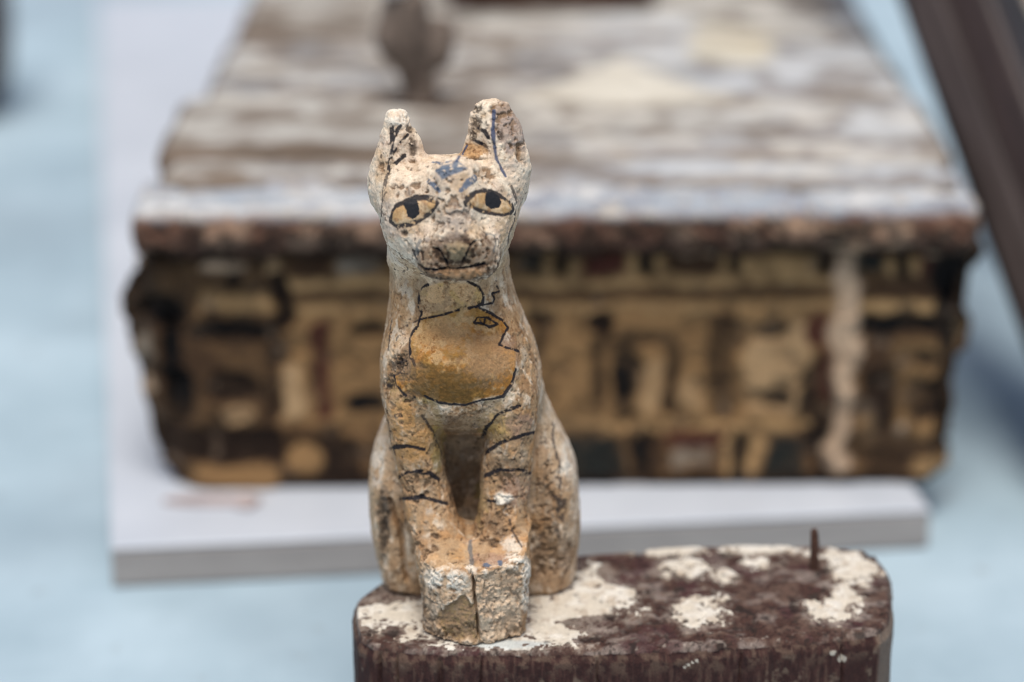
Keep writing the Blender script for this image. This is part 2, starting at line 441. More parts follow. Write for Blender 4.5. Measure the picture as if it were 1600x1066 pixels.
DECOR = [
    ('b', 'dbrown', -0.3116, 0.2366, 0.3845, 0.2540, 0.80, 0.0000),  # dark band painted in as the shadow under the cornice
    ('b', 'ochre', -0.1890, 0.0942, 0.2655, 0.2207, 0.57, 0.0010),
    ('b', 'green', 0.0104, 0.2234, 0.0259, 0.2393, 1.00, 0.0000),
    ('b', 'tan', 0.0269, 0.2234, 0.0342, 0.2393, 1.00, 0.0008),
    ('b', 'black', 0.0337, 0.2218, 0.0483, 0.2409, 1.00, 0.0000),
    ('b', 'tan', 0.0482, 0.2234, 0.0560, 0.2393, 1.00, 0.0008),
    ('b', 'red', 0.0570, 0.2234, 0.0882, 0.2393, 1.00, 0.0000),
    ('b', 'tan', 0.0901, 0.2234, 0.1001, 0.2393, 1.00, 0.0008),
    ('b', 'black', 0.0995, 0.2218, 0.1147, 0.2409, 1.00, 0.0000),
    ('b', 'tan', 0.1140, 0.2234, 0.1224, 0.2393, 1.00, 0.0008),
    ('b', 'brown', 0.1243, 0.2234, 0.1650, 0.2393, 1.00, 0.0000),
    ('b', 'tan', 0.1658, 0.2234, 0.1717, 0.2393, 1.00, 0.0008),
    ('b', 'black', 0.1710, 0.2218, 0.1837, 0.2409, 1.00, 0.0000),
    ('b', 'tan', 0.1839, 0.2234, 0.2397, 0.2393, 1.00, 0.0008),
    ('b', 'light', 0.2393, 0.2234, 0.2469, 0.2393, 1.00, 0.0008),
    ('b', 'black', 0.2461, 0.2218, 0.2569, 0.2409, 1.00, 0.0000),
    ('b', 'green', 0.2756, 0.2234, 0.2988, 0.2393, 1.00, 0.0000),
    ('b', 'tan', 0.3005, 0.2234, 0.3092, 0.2393, 1.00, 0.0008),
    ('b', 'black', 0.3087, 0.2218, 0.3197, 0.2409, 1.00, 0.0000),
    ('b', 'tan', 0.3201, 0.2234, 0.3299, 0.2393, 1.00, 0.0008),
    ('b', 'dred', 0.3300, 0.2218, 0.3472, 0.2409, 1.00, 0.0000),
    ('b', 'brown', -0.1761, 0.2234, -0.1453, 0.2393, 1.00, 0.0000),
    ('b', 'grey', -0.1399, 0.2234, -0.1089, 0.2393, 1.00, 0.0000),
    ('b', 'red', -0.0518, 0.2234, -0.0104, 0.2393, 1.00, 0.0000),
    ('b', 'tan', -0.1869, 0.2146, 0.2598, 0.2212, 1.00, 0.0010),
    ('b', 'brown', -0.1873, 0.2008, 0.2605, 0.2130, 0.63, 0.0000),
    ('b', 'tan', -0.1877, 0.1936, 0.2608, 0.1992, 0.80, 0.0010),
    ('e', 'dred', -0.1544, 0.1752, 0.0089, 0.0116, 1.00, 0.0000),
    ('b', 'dred', -0.1629, 0.1011, -0.1490, 0.1669, 0.92, 0.0000),
    ('b', 'brown', -0.1663, 0.1257, -0.1605, 0.1596, 0.80, 0.0000),
    ('e', 'black', -0.1166, 0.1780, 0.0179, 0.0061, 1.00, 0.0000),
    ('e', 'black', -0.1207, 0.1108, 0.0181, 0.0084, 1.00, 0.0000),
    ('e', 'dbrown', 0.0251, 0.1864, 0.0140, 0.0068, 0.92, 0.0000),
    ('b', 'dbrown', 0.0183, 0.1466, 0.0289, 0.1881, 0.80, 0.0000),
    ('e', 'dbrown', 0.0700, 0.1819, 0.0115, 0.0095, 0.98, 0.0000),
    ('b', 'dbrown', 0.0647, 0.1114, 0.0767, 0.1808, 0.69, 0.0000),
    ('b', 'dbrown', 0.0760, 0.1612, 0.1301, 0.1725, 0.69, 0.0000),
    ('b', 'dbrown', 0.1239, 0.0982, 0.1353, 0.1646, 0.80, 0.0000),
    ('e', 'black', 0.0933, 0.1359, 0.0116, 0.0248, 1.00, -0.0020),
    ('b', 'black', 0.0873, 0.0954, 0.1024, 0.1274, 0.69, 0.0000),
    ('b', 'light', 0.1056, 0.1028, 0.1219, 0.1483, 0.46, 0.0000),
    ('b', 'brown', 0.1557, 0.1792, 0.1841, 0.1897, 0.80, 0.0000),
    ('b', 'dbrown', 0.1602, 0.1239, 0.1843, 0.1836, 0.63, 0.0000),
    ('b', 'dbrown', 0.1635, 0.0954, 0.1799, 0.1330, 0.63, 0.0000),
    ('b', 'light', 0.1921, 0.1028, 0.2449, 0.1819, 0.63, 0.0010),
    ('b', 'light', 0.1374, 0.1057, 0.1590, 0.1313, 0.46, 0.0000),
    ('e', 'black', 0.2130, 0.1752, 0.0166, 0.0068, 0.98, 0.0000),
    ('e', 'black', 0.2153, 0.1143, 0.0181, 0.0077, 1.00, 0.0000),
    ('e', 'dred', 0.2512, 0.1752, 0.0102, 0.0150, 1.00, 0.0000),
    ('e', 'dbrown', 0.2534, 0.1028, 0.0155, 0.0451, 1.00, -0.0030),
    ('e', 'dred', 0.2592, 0.1370, 0.0064, 0.0275, 0.69, 0.0000),
    ('b', 'tan', 0.0319, 0.0879, 0.2456, 0.0942, 0.92, 0.0010),
    ('b', 'green', 0.0427, 0.0437, 0.0921, 0.0821, 1.00, 0.0000),
    ('b', 'black', 0.0977, 0.0420, 0.1173, 0.0838, 1.00, 0.0000),
    ('b', 'brown', 0.1175, 0.0437, 0.1253, 0.0821, 1.00, 0.0000),
    ('b', 'tan', 0.1762, 0.0437, 0.1832, 0.0821, 1.00, 0.0000),
    ('b', 'black', 0.1831, 0.0420, 0.1977, 0.0838, 1.00, 0.0000),
    ('b', 'tan', 0.1975, 0.0437, 0.2057, 0.0821, 1.00, 0.0000),
    ('b', 'green', 0.2093, 0.0437, 0.2421, 0.0821, 1.00, 0.0000),
    ('b', 'black', 0.2515, 0.0420, 0.2642, 0.0838, 1.00, 0.0000),
    ('b', 'dbrown', -0.1831, 0.0420, -0.1270, 0.0838, 1.00, 0.0000),
    ('b', 'dred', 0.1262, 0.0711, 0.1754, 0.0861, 1.00, 0.0000),
    ('b', 'grey', 0.1335, 0.0542, 0.1668, 0.0705, 0.80, 0.0000),
    ('b', 'dbrown', -0.1947, 0.0255, 0.3617, 0.0455, 0.98, 0.0000),
    ('b', 'cream', 0.2616, 0.1819, 0.2781, 0.2578, 1.00, 0.0030),
    ('b', 'cream', 0.2681, 0.1143, 0.2804, 0.1875, 1.00, 0.0030),
    ('e', 'cream', 0.2735, 0.1680, 0.0115, 0.0389, 1.00, 0.0010),
    ('b', 'cream', 0.2657, 0.0507, 0.2782, 0.1257, 1.00, 0.0030),
    ('e', 'cream', 0.2703, 0.0595, 0.0118, 0.0163, 0.80, 0.0010),
    ('b', 'brown', 0.2809, 0.2008, 0.3490, 0.2152, 0.69, 0.0000),
    ('b', 'tan', 0.2827, 0.1897, 0.3497, 0.1986, 1.00, 0.0010),
    ('b', 'black', 0.2835, 0.1691, 0.3452, 0.1858, 1.00, -0.0020),
    ('e', 'brown', 0.2976, 0.1483, 0.0126, 0.0157, 0.92, 0.0000),
    ('b', 'ochre', 0.3161, 0.0740, 0.3597, 0.1624, 0.69, 0.0000),
    ('e', 'dbrown', 0.3398, 0.1120, 0.0168, 0.0195, 0.92, -0.0010),
    ('e', 'black', 0.3419, 0.1472, 0.0167, 0.0062, 0.80, 0.0000),
    ('e', 'dbrown', 0.3028, 0.1114, 0.0155, 0.0278, 0.98, -0.0030),
    ('e', 'cream', 0.3222, 0.0867, 0.0048, 0.0069, 0.92, 0.0000),
    ('b', 'light', 0.2897, 0.0740, 0.3010, 0.0999, 0.57, 0.0000),
    ('e', 'black', 0.3581, 0.2207, 0.0190, 0.0227, 1.00, -0.0080),
    ('e', 'black', 0.3540, 0.1875, 0.0076, 0.0404, 1.00, -0.0050),
    ('e', 'dbrown', 0.3552, 0.1028, 0.0065, 0.0417, 1.00, -0.0040),
    ('e', 'light', 0.3591, 0.1652, 0.0042, 0.0112, 0.69, 0.0000),
    ('e', 'tan', 0.3476, 0.0537, 0.0160, 0.0082, 0.69, 0.0020),
    ('e', 'dbrown', 0.3094, 0.0682, 0.0325, 0.0212, 0.57, -0.0020),
    ('b', 'tan', 0.3094, 0.2453, 0.3410, 0.2670, 0.57, 0.0000),
    ('e', 'cream', -0.2321, 0.2316, 0.0176, 0.0049, 0.98, 0.0000),
    ('e', 'light', -0.1892, 0.2273, 0.0062, 0.0109, 1.00, 0.0000),
    ('e', 'black', -0.2253, 0.2196, 0.0057, 0.0067, 1.00, 0.0000),
    ('b', 'tan', -0.2542, 0.1931, -0.1920, 0.2097, 0.92, 0.0010),
    ('e', 'black', -0.2807, 0.1920, 0.0165, 0.0162, 1.00, -0.0080),
    ('e', 'black', -0.2261, 0.1752, 0.0358, 0.0095, 1.00, -0.0040),
    ('e', 'dbrown', -0.2280, 0.1274, 0.0206, 0.0138, 0.92, -0.0020),
    ('e', 'black', -0.2762, 0.1568, 0.0083, 0.0354, 1.00, -0.0060),
    ('e', 'black', -0.2697, 0.1171, 0.0116, 0.0249, 1.00, -0.0060),
    ('b', 'dbrown', -0.1943, 0.1747, -0.1785, 0.2251, 1.00, -0.0030),
    ('e', 'dbrown', -0.1889, 0.1596, 0.0102, 0.0137, 0.80, 0.0000),
    ('b', 'light', -0.1870, 0.0999, -0.1740, 0.1483, 0.92, 0.0010),
    ('e', 'light', -0.2237, 0.1028, 0.0127, 0.0074, 0.86, 0.0020),
    ('b', 'dbrown', -0.2920, 0.0572, -0.1876, 0.0908, 0.98, -0.0020),
    ('b', 'ochre', -0.2720, 0.0390, -0.1951, 0.0554, 0.98, 0.0010),
    ('e', 'ochre', -0.1720, 0.0612, 0.0139, 0.0151, 0.98, 0.0020),
    ('e', 'grey', -0.2976, 0.1596, 0.0063, 0.0224, 0.80, 0.0000),
    ('e', 'cream', -0.2946, 0.1257, 0.0053, 0.0170, 0.57, 0.0000),
    ('b', 'dbrown', -0.2019, 0.0954, -0.1895, 0.1725, 0.57, 0.0000),
    ('e', 'black', -0.3003, 0.2152, 0.0089, 0.0400, 0.57, -0.0040),
    ('e', 'brown', -0.2524, 0.1483, 0.0210, 0.0090, 0.57, 0.0000),
]
for shp, col, x0, z0, x1, z1, a, dep in DECOR:
    m = box_mask(x0, x1, z0, z1) if shp == 'b' else ell_mask(x0, z0, x1, z1)
    dep = dep - (0.003 if col in ('black', 'dbrown') else 0.0)
    m = m * a * (0.8 + 0.5 * sstep(0.60, 0.44, n2))
    m = np.clip(m, 0, 1)
    fc = mixc(fc, np.array(PAL[col]), m)
    relief += m * dep
edgem = np.maximum(1 - sstep(0.0, 0.055, UU.ravel()), 1 - sstep(0.0, 0.035, 1 - UU.ravel()))
bare = np.clip(sstep(0.50, 0.60, n1 * 0.55 + n2 * 0.45 + edgem * 0.12), 0, 1)
fc = mixc(fc, np.array([0.030, 0.018, 0.011]), bare * (0.28 + 0.6 * edgem))
fc = mixc(fc, np.array([0.30, 0.215, 0.15]), sstep(0.64, 0.74, n2) * 0.4)
fc = mixc(fc, np.array([0.05, 0.03, 0.018]), sstep(0.58, 0.72, n3) * 0.3)
fc = np.clip(fc * (0.8 + 0.4 * fbm(G, 0.004, 105, 3))[:, None], 0.004, 0.9)
relief += -0.004 * bare + (n2 - 0.5) * 0.004 + (n1 - 0.5) * 0.006
relief -= 0.016 * edgem ** 2 * 1.0
W = G.copy(); W[:, 1] = YF(G[:, 0]) - relief
W[:, 0] += ((fbm(G, 0.03, 106, 4) - 0.5) * 0.030 + 0.004 * np.sign(G[:, 0])) * edgem
front_panel = in_coffin(mesh_obj("front_panel", W, grid_faces(nu, nv), MAT_COFFIN, coffin, fc))

COFFIN_END = 3.15
def side(sign):
    ns, nz_ = 220, 60
    yy = np.linspace(0.0, 1, ns) ** 1.6 * (COFFIN_END - 1.866) + 1.866
    z_ = np.linspace(Z0, Z1, nz_)
    Y2, Z2 = np.meshgrid(yy, z_, indexing='ij')
    X2 = np.interp(Z2, *(LX if sign < 0 else RX)) - sign * 0.004
    g = np.stack([X2.ravel(), Y2.ravel(), Z2.ravel()], 1)
    a1 = fbm(g, 0.04, 120 + sign, 4); a2 = fbm(g, 0.012, 122 + sign, 3)
    c = mixc(np.tile(np.array([0.11, 0.07, 0.045]), (len(g), 1)), np.array([0.30, 0.21, 0.13]), sstep(0.48, 0.62, a1) * 0.8)
    c = mixc(c, np.array([0.035, 0.024, 0.018]), sstep(0.52, 0.62, a2) * 0.8)
    g[:, 0] += sign * ((a1 - 0.5) * 0.016 + (a2 - 0.5) * 0.006)
    f = grid_faces(ns, nz_)
    if sign > 0: f = f
    else: f = f[:, ::-1]
    return in_coffin(mesh_obj("side_panel", g, f, MAT_COFFIN, coffin, c))
side(-1); side(1)
ex = [(-0.278, Z0), (0.352, Z0), (0.369, Z1), (-0.288, Z1)]
back = [(x, COFFIN_END - 0.004, z) for x, z in ex] + [(x, COFFIN_END + 0.02, z) for x, z in ex]
MAT_DARKWOOD = noise_mat("dark_old_wood", (0.035, 0.022, 0.017), (0.11, 0.07, 0.05), 14, rough=0.75, stretch=(1, 1, 6), bump=0.3, bump_dist=0.002)
in_coffin(mesh_obj("back_panel", back, [[0, 1, 2, 3], [5, 4, 7, 6], [0, 4, 5, 1], [1, 5, 6, 2], [2, 6, 7, 3], [3, 7, 4, 0]], MAT_DARKWOOD, coffin, smooth=False))

# cornice: a rounded moulding across the end, broken along its lower edge
prof = [(1.905, .288), (1.88, .2885), (1.862, .288), (1.846, .287), (1.834, .2855), (1.826, .283), (1.820, .279), (1.8165, .274), (1.8155, .267), (1.8165, .259), (1.8205, .252), (1.827, .246), (1.836, .242), (1.845, .239), (1.855, .236), (1.87, .234)]
pr = np.array(prof)
tt = np.linspace(0, len(pr) - 1, 64)
pr = np.stack([np.interp(tt, np.arange(len(pr)), pr[:, k]) for k in (0, 1)], 1)
nx = 520
xs = np.linspace(-0.304, 0.376, nx)
endr = np.clip(np.minimum(xs - xs[0], xs[-1] - xs) / 0.012, 0, 1)
shrink = np.sqrt(1 - (1 - endr) ** 2)
Xc = np.repeat(xs, 64); Yc = np.tile(pr[:, 0], nx); Zc = np.tile(pr[:, 1], nx); sh = np.repeat(shrink, 64)
pc = np.array([1.862, 0.264])
Yc = pc[0] + (Yc - pc[0]) * (0.25 + 0.75 * sh); Zc = pc[1] + (Zc - pc[1]) * (0.15 + 0.85 * sh)
g = np.stack([Xc, Yc + 0.018 * Xc, Zc], 1)
a1 = fbm(g, 0.035, 130, 4); a2 = fbm(g, 0.011, 131, 4); a3 = fbm(g, (0.06, 0.01, 0.01), 132, 4)
topm = sstep(0.276, 0.2845, Zc + (a2 - 0.5) * 0.010)
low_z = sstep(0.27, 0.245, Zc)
c = np.tile(np.array([0.11, 0.058, 0.040]), (len(g), 1))
c = mixc(c, np.array([0.27, 0.18, 0.125]), sstep(0.5, 0.62, a1) * 0.75)
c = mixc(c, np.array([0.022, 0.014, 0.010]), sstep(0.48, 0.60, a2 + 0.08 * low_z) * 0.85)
c = mixc(c, np.array([0.45, 0.33, 0.22]), sstep(0.60, 0.70, a3) * 0.6 * sstep(0.05, 0.3, Xc + 0.1))
ct = np.tile(np.array([0.33, 0.365, 0.41]), (len(g), 1))  # top face: worn grey paint, its blue painted in as reflected sky
ct = mixc(ct, np.array([0.60, 0.59, 0.57]), sstep(0.47, 0.62, a3) * 0.85)
ct = mixc(ct, np.array([0.26, 0.27, 0.31]), sstep(0.52, 0.64, a1) * 0.7)
ct = mixc(ct, np.array([0.45, 0.37, 0.28]), sstep(0.60, 0.68, a2) * 0.6)
c = c * (1 - topm[:, None]) + ct * topm[:, None]
nrm = np.stack([np.zeros(len(g)), Yc - 1.862, Zc - 0.264], 1); nrm /= np.linalg.norm(nrm, axis=1)[:, None] + 1e-9
low = sstep(0.262, 0.242, Zc)
g += nrm * ((a1 - 0.5) * 0.022 + (a2 - 0.5) * 0.016 - low * 0.014 * sstep(0.48, 0.60, a1))[:, None] * sh[:, None]
in_coffin(mesh_obj("cornice", g, grid_faces(nx, 64), MAT_COFFIN, coffin, c))

# lid: boards laid across, grey with dust and remains of plaster
MAT_LID = col_mat("dusty_lid_boards", rough=0.8, grain=300, grain_mix=0.12, bump=0.35, bump_dist=0.001, spec=0.3, stretch=(0.25, 1, 1))
LIDS = [(1.872, 1.928, 0), (1.931, 2.118, 1), (2.121, 2.335, 2), (2.339, 2.60, 1), (2.604, 2.87, 2), (2.874, COFFIN_END + 0.01, 1)]
for y0, y1, kind in LIDS:
    nx2, ny2 = 260, max(10, int((y1 - y0) / 0.0032))
    xl = {1.872: -0.286, 1.931: -0.297, 2.121: -0.280}.get(y0, -0.277); xr = {1.872: 0.360, 1.931: 0.366}.get(y0, 0.362)
    xg = np.linspace(xl, xr, nx2); yg = np.linspace(y0, y1, ny2)
    X2, Y2 = np.meshgrid(xg, yg, indexing='ij')
    g = np.stack([X2.ravel(), Y2.ravel(), np.full(X2.size, 0.0)], 1)
    b1 = fbm(g, (0.085, 0.060, 1), 140, 4); b2 = fbm(g, (0.05, 0.030, 1), 141, 4); b3 = fbm(g, (0.07, 0.045, 1), 142, 4); b4 = fbm(g, 0.16, 143, 3)
    zt = 0.299 + {0: -0.002, 1: 0.002, 2: 0.0}[kind] + (b1 - 0.5) * 0.007 + (b2 - 0.5) * 0.003
    e = np.minimum(g[:, 1] - y0, y1 - g[:, 1]); ee = np.minimum(g[:, 0] - xl, xr - g[:, 0])
    zt -= 0.005 * (1 - sstep(0, 0.008, e + (b2 - 0.5) * 0.008)) + 0.006 * (1 - sstep(0, 0.010, ee + (b2 - 0.5) * 0.010))
    base = {0: (0.27, 0.265, 0.26), 1: (0.30, 0.28, 0.25), 2: (0.22, 0.222, 0.228)}[kind]
    c = np.tile(np.array(base), (len(g), 1))
    c = mixc(c, np.array([0.48, 0.47, 0.44]), sstep(0.48, 0.62, b1) * 0.75)
    c = mixc(c, np.array([0.20, 0.165, 0.13]), sstep(0.50, 0.60, b3) * 0.75)
    c = mixc(c, np.array([0.12, 0.088, 0.064]), sstep(0.55, 0.65, b2) * 0.7)
    c = mixc(c, np.array([0.62, 0.61, 0.585]), sstep(0.58, 0.67, fbm(g, (0.045, 0.028, 1), 145, 3)) * 0.6)
    rs = sstep(-0.02, 0.12, g[:, 0])
    c = mixc(c, np.array([0.54, 0.585, 0.64]), rs * sstep(0.42, 0.58, b4) * 0.5)  # bluish white painted in as skylight on the right of the boards
    c = mixc(c, np.array([0.15, 0.112, 0.083]), sstep(0.53, 0.62, fbm(g, (0.055, 0.042, 1), 150, 4)) * 0.6)
    c = mixc(c, np.array([0.60, 0.575, 0.52]), sstep(0.56, 0.64, fbm(g, (0.04, 0.034, 1), 151, 3)) * 0.6)
    # pale plaster left on the third board, to the right
    tri = np.maximum(np.maximum((2.085 - g[:, 1]) / 0.03, (g[:, 1] - 2.245 + 1.55 * (np.abs(g[:, 0] - 0.100) - 0.0)) / 0.03), -9)
    pm = 1 - sstep(-0.4, 0.5, tri + (b2 - 0.5) * 2.2)
    c = mixc(c, np.array([0.62, 0.585, 0.50]), pm * 0.85)
    zt += pm * 0.003
    pm = 1 - sstep(0.7, 1.2, np.sqrt(((g[:, 0] - 0.215) / 0.045) ** 2 + ((g[:, 1] - 2.31) / 0.08) ** 2) + (b2 - 0.5))
    c = mixc(c, np.array([0.60, 0.54, 0.40]), pm * 0.7)
    st = (1 - sstep(0.7, 1.2, np.abs(g[:, 1] - 1.938) / 0.016 + (b2 - 0.5) * 0.8)) * (1 - sstep(-0.16, 0.02, g[:, 0]))
    st = np.maximum(st, (1 - sstep(0.6, 1.2, np.hypot((g[:, 0] - 0.30) / 0.06, (g[:, 1] - 2.10) / 0.035) + (b2 - 0.5))) * 0.9)
    st = np.maximum(st, (1 - sstep(0.6, 1.2, np.hypot((g[:, 0] + 0.20) / 0.10, (g[:, 1] - 2.375) / 0.035) + (b2 - 0.5))) * 0.8)
    st = np.maximum(st, (1 - sstep(0.6, 1.2, np.hypot((g[:, 0] + 0.06) / 0.07, (g[:, 1] - 2.10) / 0.035) + (b2 - 0.5))) * 0.75)
    c = mixc(c, np.array([0.105, 0.075, 0.053]), st * 0.85)
    # dirt packed in the joints
    c = mixc(c, np.array([0.19, 0.145, 0.11]), (1 - sstep(0.0, 0.016, e + (b2 - 0.5) * 0.05)) * 0.65 * sstep(0.38, 0.56, b1 * 0.5 + b4 * 0.5))
    c = mixc(c, np.array([0.10, 0.075, 0.06]), (1 - sstep(0.0, 0.012, ee + (b2 - 0.5) * 0.016)) * 0.8)
    g[:, 2] = zt
    g[:, 0] += (fbm(g, 0.03, 146, 3) - 0.5) * 0.008 * (1 - sstep(0, 0.02, ee))
    f = grid_faces(nx2, ny2)
    top_n = len(g)
    # edges of the board turned down 45 mm
    idx = np.arange(nx2 * ny2).reshape(nx2, ny2)
    ring = np.concatenate([idx[:, 0], idx[-1, 1:], idx[-2::-1, -1], idx[0, -2:0:-1]])
    low_ = g[ring].copy(); low_[:, 2] = 0.2635
    midr = g[ring].copy(); midr[:, 2] = 0.281; midr[:, 0] += np.where(midr[:, 0] < 0, 0.003, -0.003)
    allv = np.concatenate([g, midr, low_])
    allc = np.concatenate([c, c[ring] * 0 + np.array([0.12, 0.085, 0.06]), c[ring] * 0 + np.array([0.08, 0.055, 0.04])])
    m_ = len(ring); k = np.arange(m_); k1 = (k + 1) % m_
    s1 = np.stack([ring[k], top_n + k, top_n + k1, ring[k1]], 1)
    s2 = np.stack([top_n + k, top_n + m_ + k, top_n + m_ + k1, top_n + k1], 1)
    in_coffin(mesh_obj("plank", allv, np.concatenate([f, s1, s2]), MAT_LID, coffin, allc))

# ------------------------------------------------------------------ things behind, far out of focus
def sdf_thing(fn, lo, hi, h, name, mat, parent=None, rough=0.0, seed=0, subd=1):
    v, q = surface_nets(fn, lo, hi, h)
    for _ in range(subd):
        v, q = subdivide(v, q); v = project(fn, v, 1)
    if rough:
        v = v + vert_normals(v, q) * ((fbm(v, rough * 6, seed, 4) - 0.5) * rough)[:, None]
    return mesh_obj(name, v / 1000.0, q, mat, parent)

MAT_FIG = noise_mat("dark_bronzed_wood", (0.06, 0.043, 0.034), (0.20, 0.155, 0.125), 45, rough=0.6, bump=0.3, bump_dist=0.001)
MAT_FIGTOP = noise_mat("pale_plaster", (0.58, 0.55, 0.52), (0.74, 0.71, 0.69), 40, rough=0.9)
frag = sdf_thing(lambda X, Y, Z: smin(ellipsoid(X, Y, Z, (0, 0, 2), (40, 7, 4.5)), ellipsoid(X, Y, Z, (30, -4, 2.5), (9, 11, 5)), 4), (-50, -20, -4), (50, 15, 12), 2.0,
                 "wood_fragment", noise_mat("pale_pinkish_wood", (0.30, 0.235, 0.225), (0.44, 0.37, 0.36), 60, rough=0.9), None, 2.0, 9)
frag.location = (-0.248, 1.812, bt)
tag(frag, "thin pinkish fragment lying on the white board before the coffin corner", "fragment")
fig = tag(empty("statuette", (-0.081, 2.085, 0.300)), "small dark statuette with pale head standing on the coffin lid", "statuette")
def fig_body(X, Y, Z):
    f = capsule(X, Y, Z, (0, 0, 12), (-9, 0, 46), 15, 15)
    f = smin(f, capsule(X, Y, Z, (-16, 2, 62), (-13, 2, 86), 25, 21), 14)
    f = smin(f, capsule(X, Y, Z, (14, 8, 44), (18, 10, 62), 14, 13), 10)
    return smax(f, 4 - Z, 2)
sdf_thing(fig_body, (-60, -45, -4), (50, 50, 130), 3.0, "body", MAT_FIG, fig, 2.0, 5)
sdf_thing(lambda X, Y, Z: smax(smin(ellipsoid(X, Y, Z, (0, 0, 4), (15, 15, 9)), ellipsoid(X, Y, Z, (-10, 2, 3), (13, 13, 7)), 5), -Z, 1.5), (-40, -25, -5), (30, 25, 20), 2.0, "foot", MAT_FIG, fig, 1.0, 6)
sdf_thing(lambda X, Y, Z: smin(ellipsoid(X, Y, Z, (-18, 4, 116), (19, 18, 24)), ellipsoid(X, Y, Z, (-20, -12, 110), (10, 12, 9)), 6), (-55, -40, 90), (20, 40, 155), 2.5, "head", MAT_FIGTOP, fig, 1.5, 7)

def rbox(name, size, mat, parent=None, at=(0, 0, 0), bev=0.004, seg=2):
    import bmesh
    bm = bmesh.new(); bmesh.ops.create_cube(bm, size=1.0)
    for v in bm.verts:
        v.co = (v.co.x * size[0], v.co.y * size[1], v.co.z * size[2])
    bmesh.ops.bevel(bm, geom=bm.edges[:], offset=bev, segments=seg, affect='EDGES', profile=0.6)
    me = bpy.data.meshes.new(name); bm.to_mesh(me); bm.free(); me.materials.append(mat)
    o = bpy.data.objects.new(name, me); o.location = at; coll.objects.link(o)
    if parent is not None: o.parent = parent
    return o

MAT_REDWOOD = noise_mat("dark_red_brown_wood", (0.035, 0.014, 0.009), (0.10, 0.045, 0.028), 18, rough=0.6, stretch=(1, 5, 5), bump=0.25, bump_dist=0.002)
chest = tag(empty("wooden_box", (0.040, 2.515, 0.3045)), "dark red brown wooden box standing far back on the coffin lid", "box")
rbox("body", (0.210, 0.15, 0.10), MAT_REDWOOD, chest, (0, 0, 0.050))
rbox("lid", (0.220, 0.160, 0.020), MAT_REDWOOD, chest, (0, 0, 0.1105))

# leaning dark timber, and a pale one behind it, to the right of the coffin
MAT_TIMBER = noise_mat("dark_varnished_timber", (0.014, 0.0085, 0.008), (0.036, 0.022, 0.020), 20, rough=0.5, stretch=(3, 3, 0.4), bump=0.2, bump_dist=0.002, spec=0.4)
MAT_PALE = noise_mat("pale_weathered_timber", (0.30, 0.25, 0.20), (0.48, 0.42, 0.36), 20, rough=0.85, stretch=(3, 3, 0.4), bump=0.3, bump_dist=0.002)
def beam(name, label, p0, p1, w, d, mat, roll, cat="timber"):
    import mathutils
    a = mathutils.Vector(p0); b = mathutils.Vector(p1)
    dirv = (b - a); ln = dirv.length
    import bmesh
    bm = bmesh.new(); bmesh.ops.create_cube(bm, size=1.0)
    for v in bm.verts:
        v.co = (v.co.x * w, v.co.y * d, (v.co.z + 0.5) * ln)
    bmesh.ops.bevel(bm, geom=bm.edges[:], offset=0.009, segments=4, affect='EDGES', profile=0.5)
    me = bpy.data.meshes.new(name); bm.to_mesh(me); bm.free(); me.materials.append(mat)
    o = bpy.data.objects.new(name, me)
    q = dirv.to_track_quat('Z', 'Y') @ mathutils.Quaternion((0, 0, 1), roll)
    o.rotation_mode = 'QUATERNION'; o.rotation_quaternion = q; o.location = a
    coll.objects.link(o)
    return tag(o, label, cat)
tm = beam("timber", "dark brown squared timber leaning beside the coffin", (0.5430, 1.8263, 0.0040), (0.3349, 2.5196, 0.6200), 0.108, 0.085, MAT_TIMBER, 0.72)
MAT_STREAK = noise_mat("brown_light_streak", (0.028, 0.020, 0.019), (0.060, 0.046, 0.044), 20, rough=0.6, stretch=(3, 3, 0.4), bump=0.2, bump_dist=0.002)
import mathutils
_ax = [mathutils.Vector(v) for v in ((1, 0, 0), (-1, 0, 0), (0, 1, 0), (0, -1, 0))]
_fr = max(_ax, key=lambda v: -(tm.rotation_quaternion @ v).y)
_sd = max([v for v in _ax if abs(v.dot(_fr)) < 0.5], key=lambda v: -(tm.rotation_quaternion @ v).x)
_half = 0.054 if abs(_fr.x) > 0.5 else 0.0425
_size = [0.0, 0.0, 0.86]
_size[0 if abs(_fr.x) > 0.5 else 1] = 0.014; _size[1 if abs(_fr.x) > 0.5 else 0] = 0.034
rbox("light_streak", _size, MAT_STREAK, tm, _fr * (_half + 0.005) + _sd * 0.014 + mathutils.Vector((0, 0, 0.46)))  # added strip, coloured lighter to stand in for the lit streak on the timber
beam("timber", "pale weathered timber leaning just behind the dark one", (0.6609, 2.1469, 0.0040), (0.4351, 2.8989, 0.6200), 0.060, 0.040, MAT_PALE, 0.35)

MAT_JAR = noise_mat("dark_brown_pottery", (0.022, 0.011, 0.010), (0.06, 0.03, 0.026), 12, rough=0.5)
def lathe(name, prof, mat, n=64):
    Vv = []; F = []
    for r, z in prof:
        for k in range(n):
            a = 2 * math.pi * k / n
            Vv.append((r * math.cos(a), r * math.sin(a), z))
    for i in range(len(prof) - 1):
        for k in range(n):
            F.append([i * n + k, i * n + (k + 1) % n, (i + 1) * n + (k + 1) % n, (i + 1) * n + k])
    F.append([k for k in range(n - 1, -1, -1)])
    return mesh_obj(name, Vv, F, mat)
jar = lathe("pottery_jar", [(0.045, 0), (0.068, 0.012), (0.085, 0.05), (0.092, 0.11), (0.094, 0.18), (0.086, 0.26), (0.062, 0.32), (0.045, 0.345), (0.045, 0.37), (0.056, 0.385), (0.054, 0.39), (0.038, 0.372), (0.036, 0.34)], MAT_JAR)
jar.location = (-0.757, 3.14, 0.0)
tag(jar, "dark brown round bottomed jar standing on the pale floor", "jar")
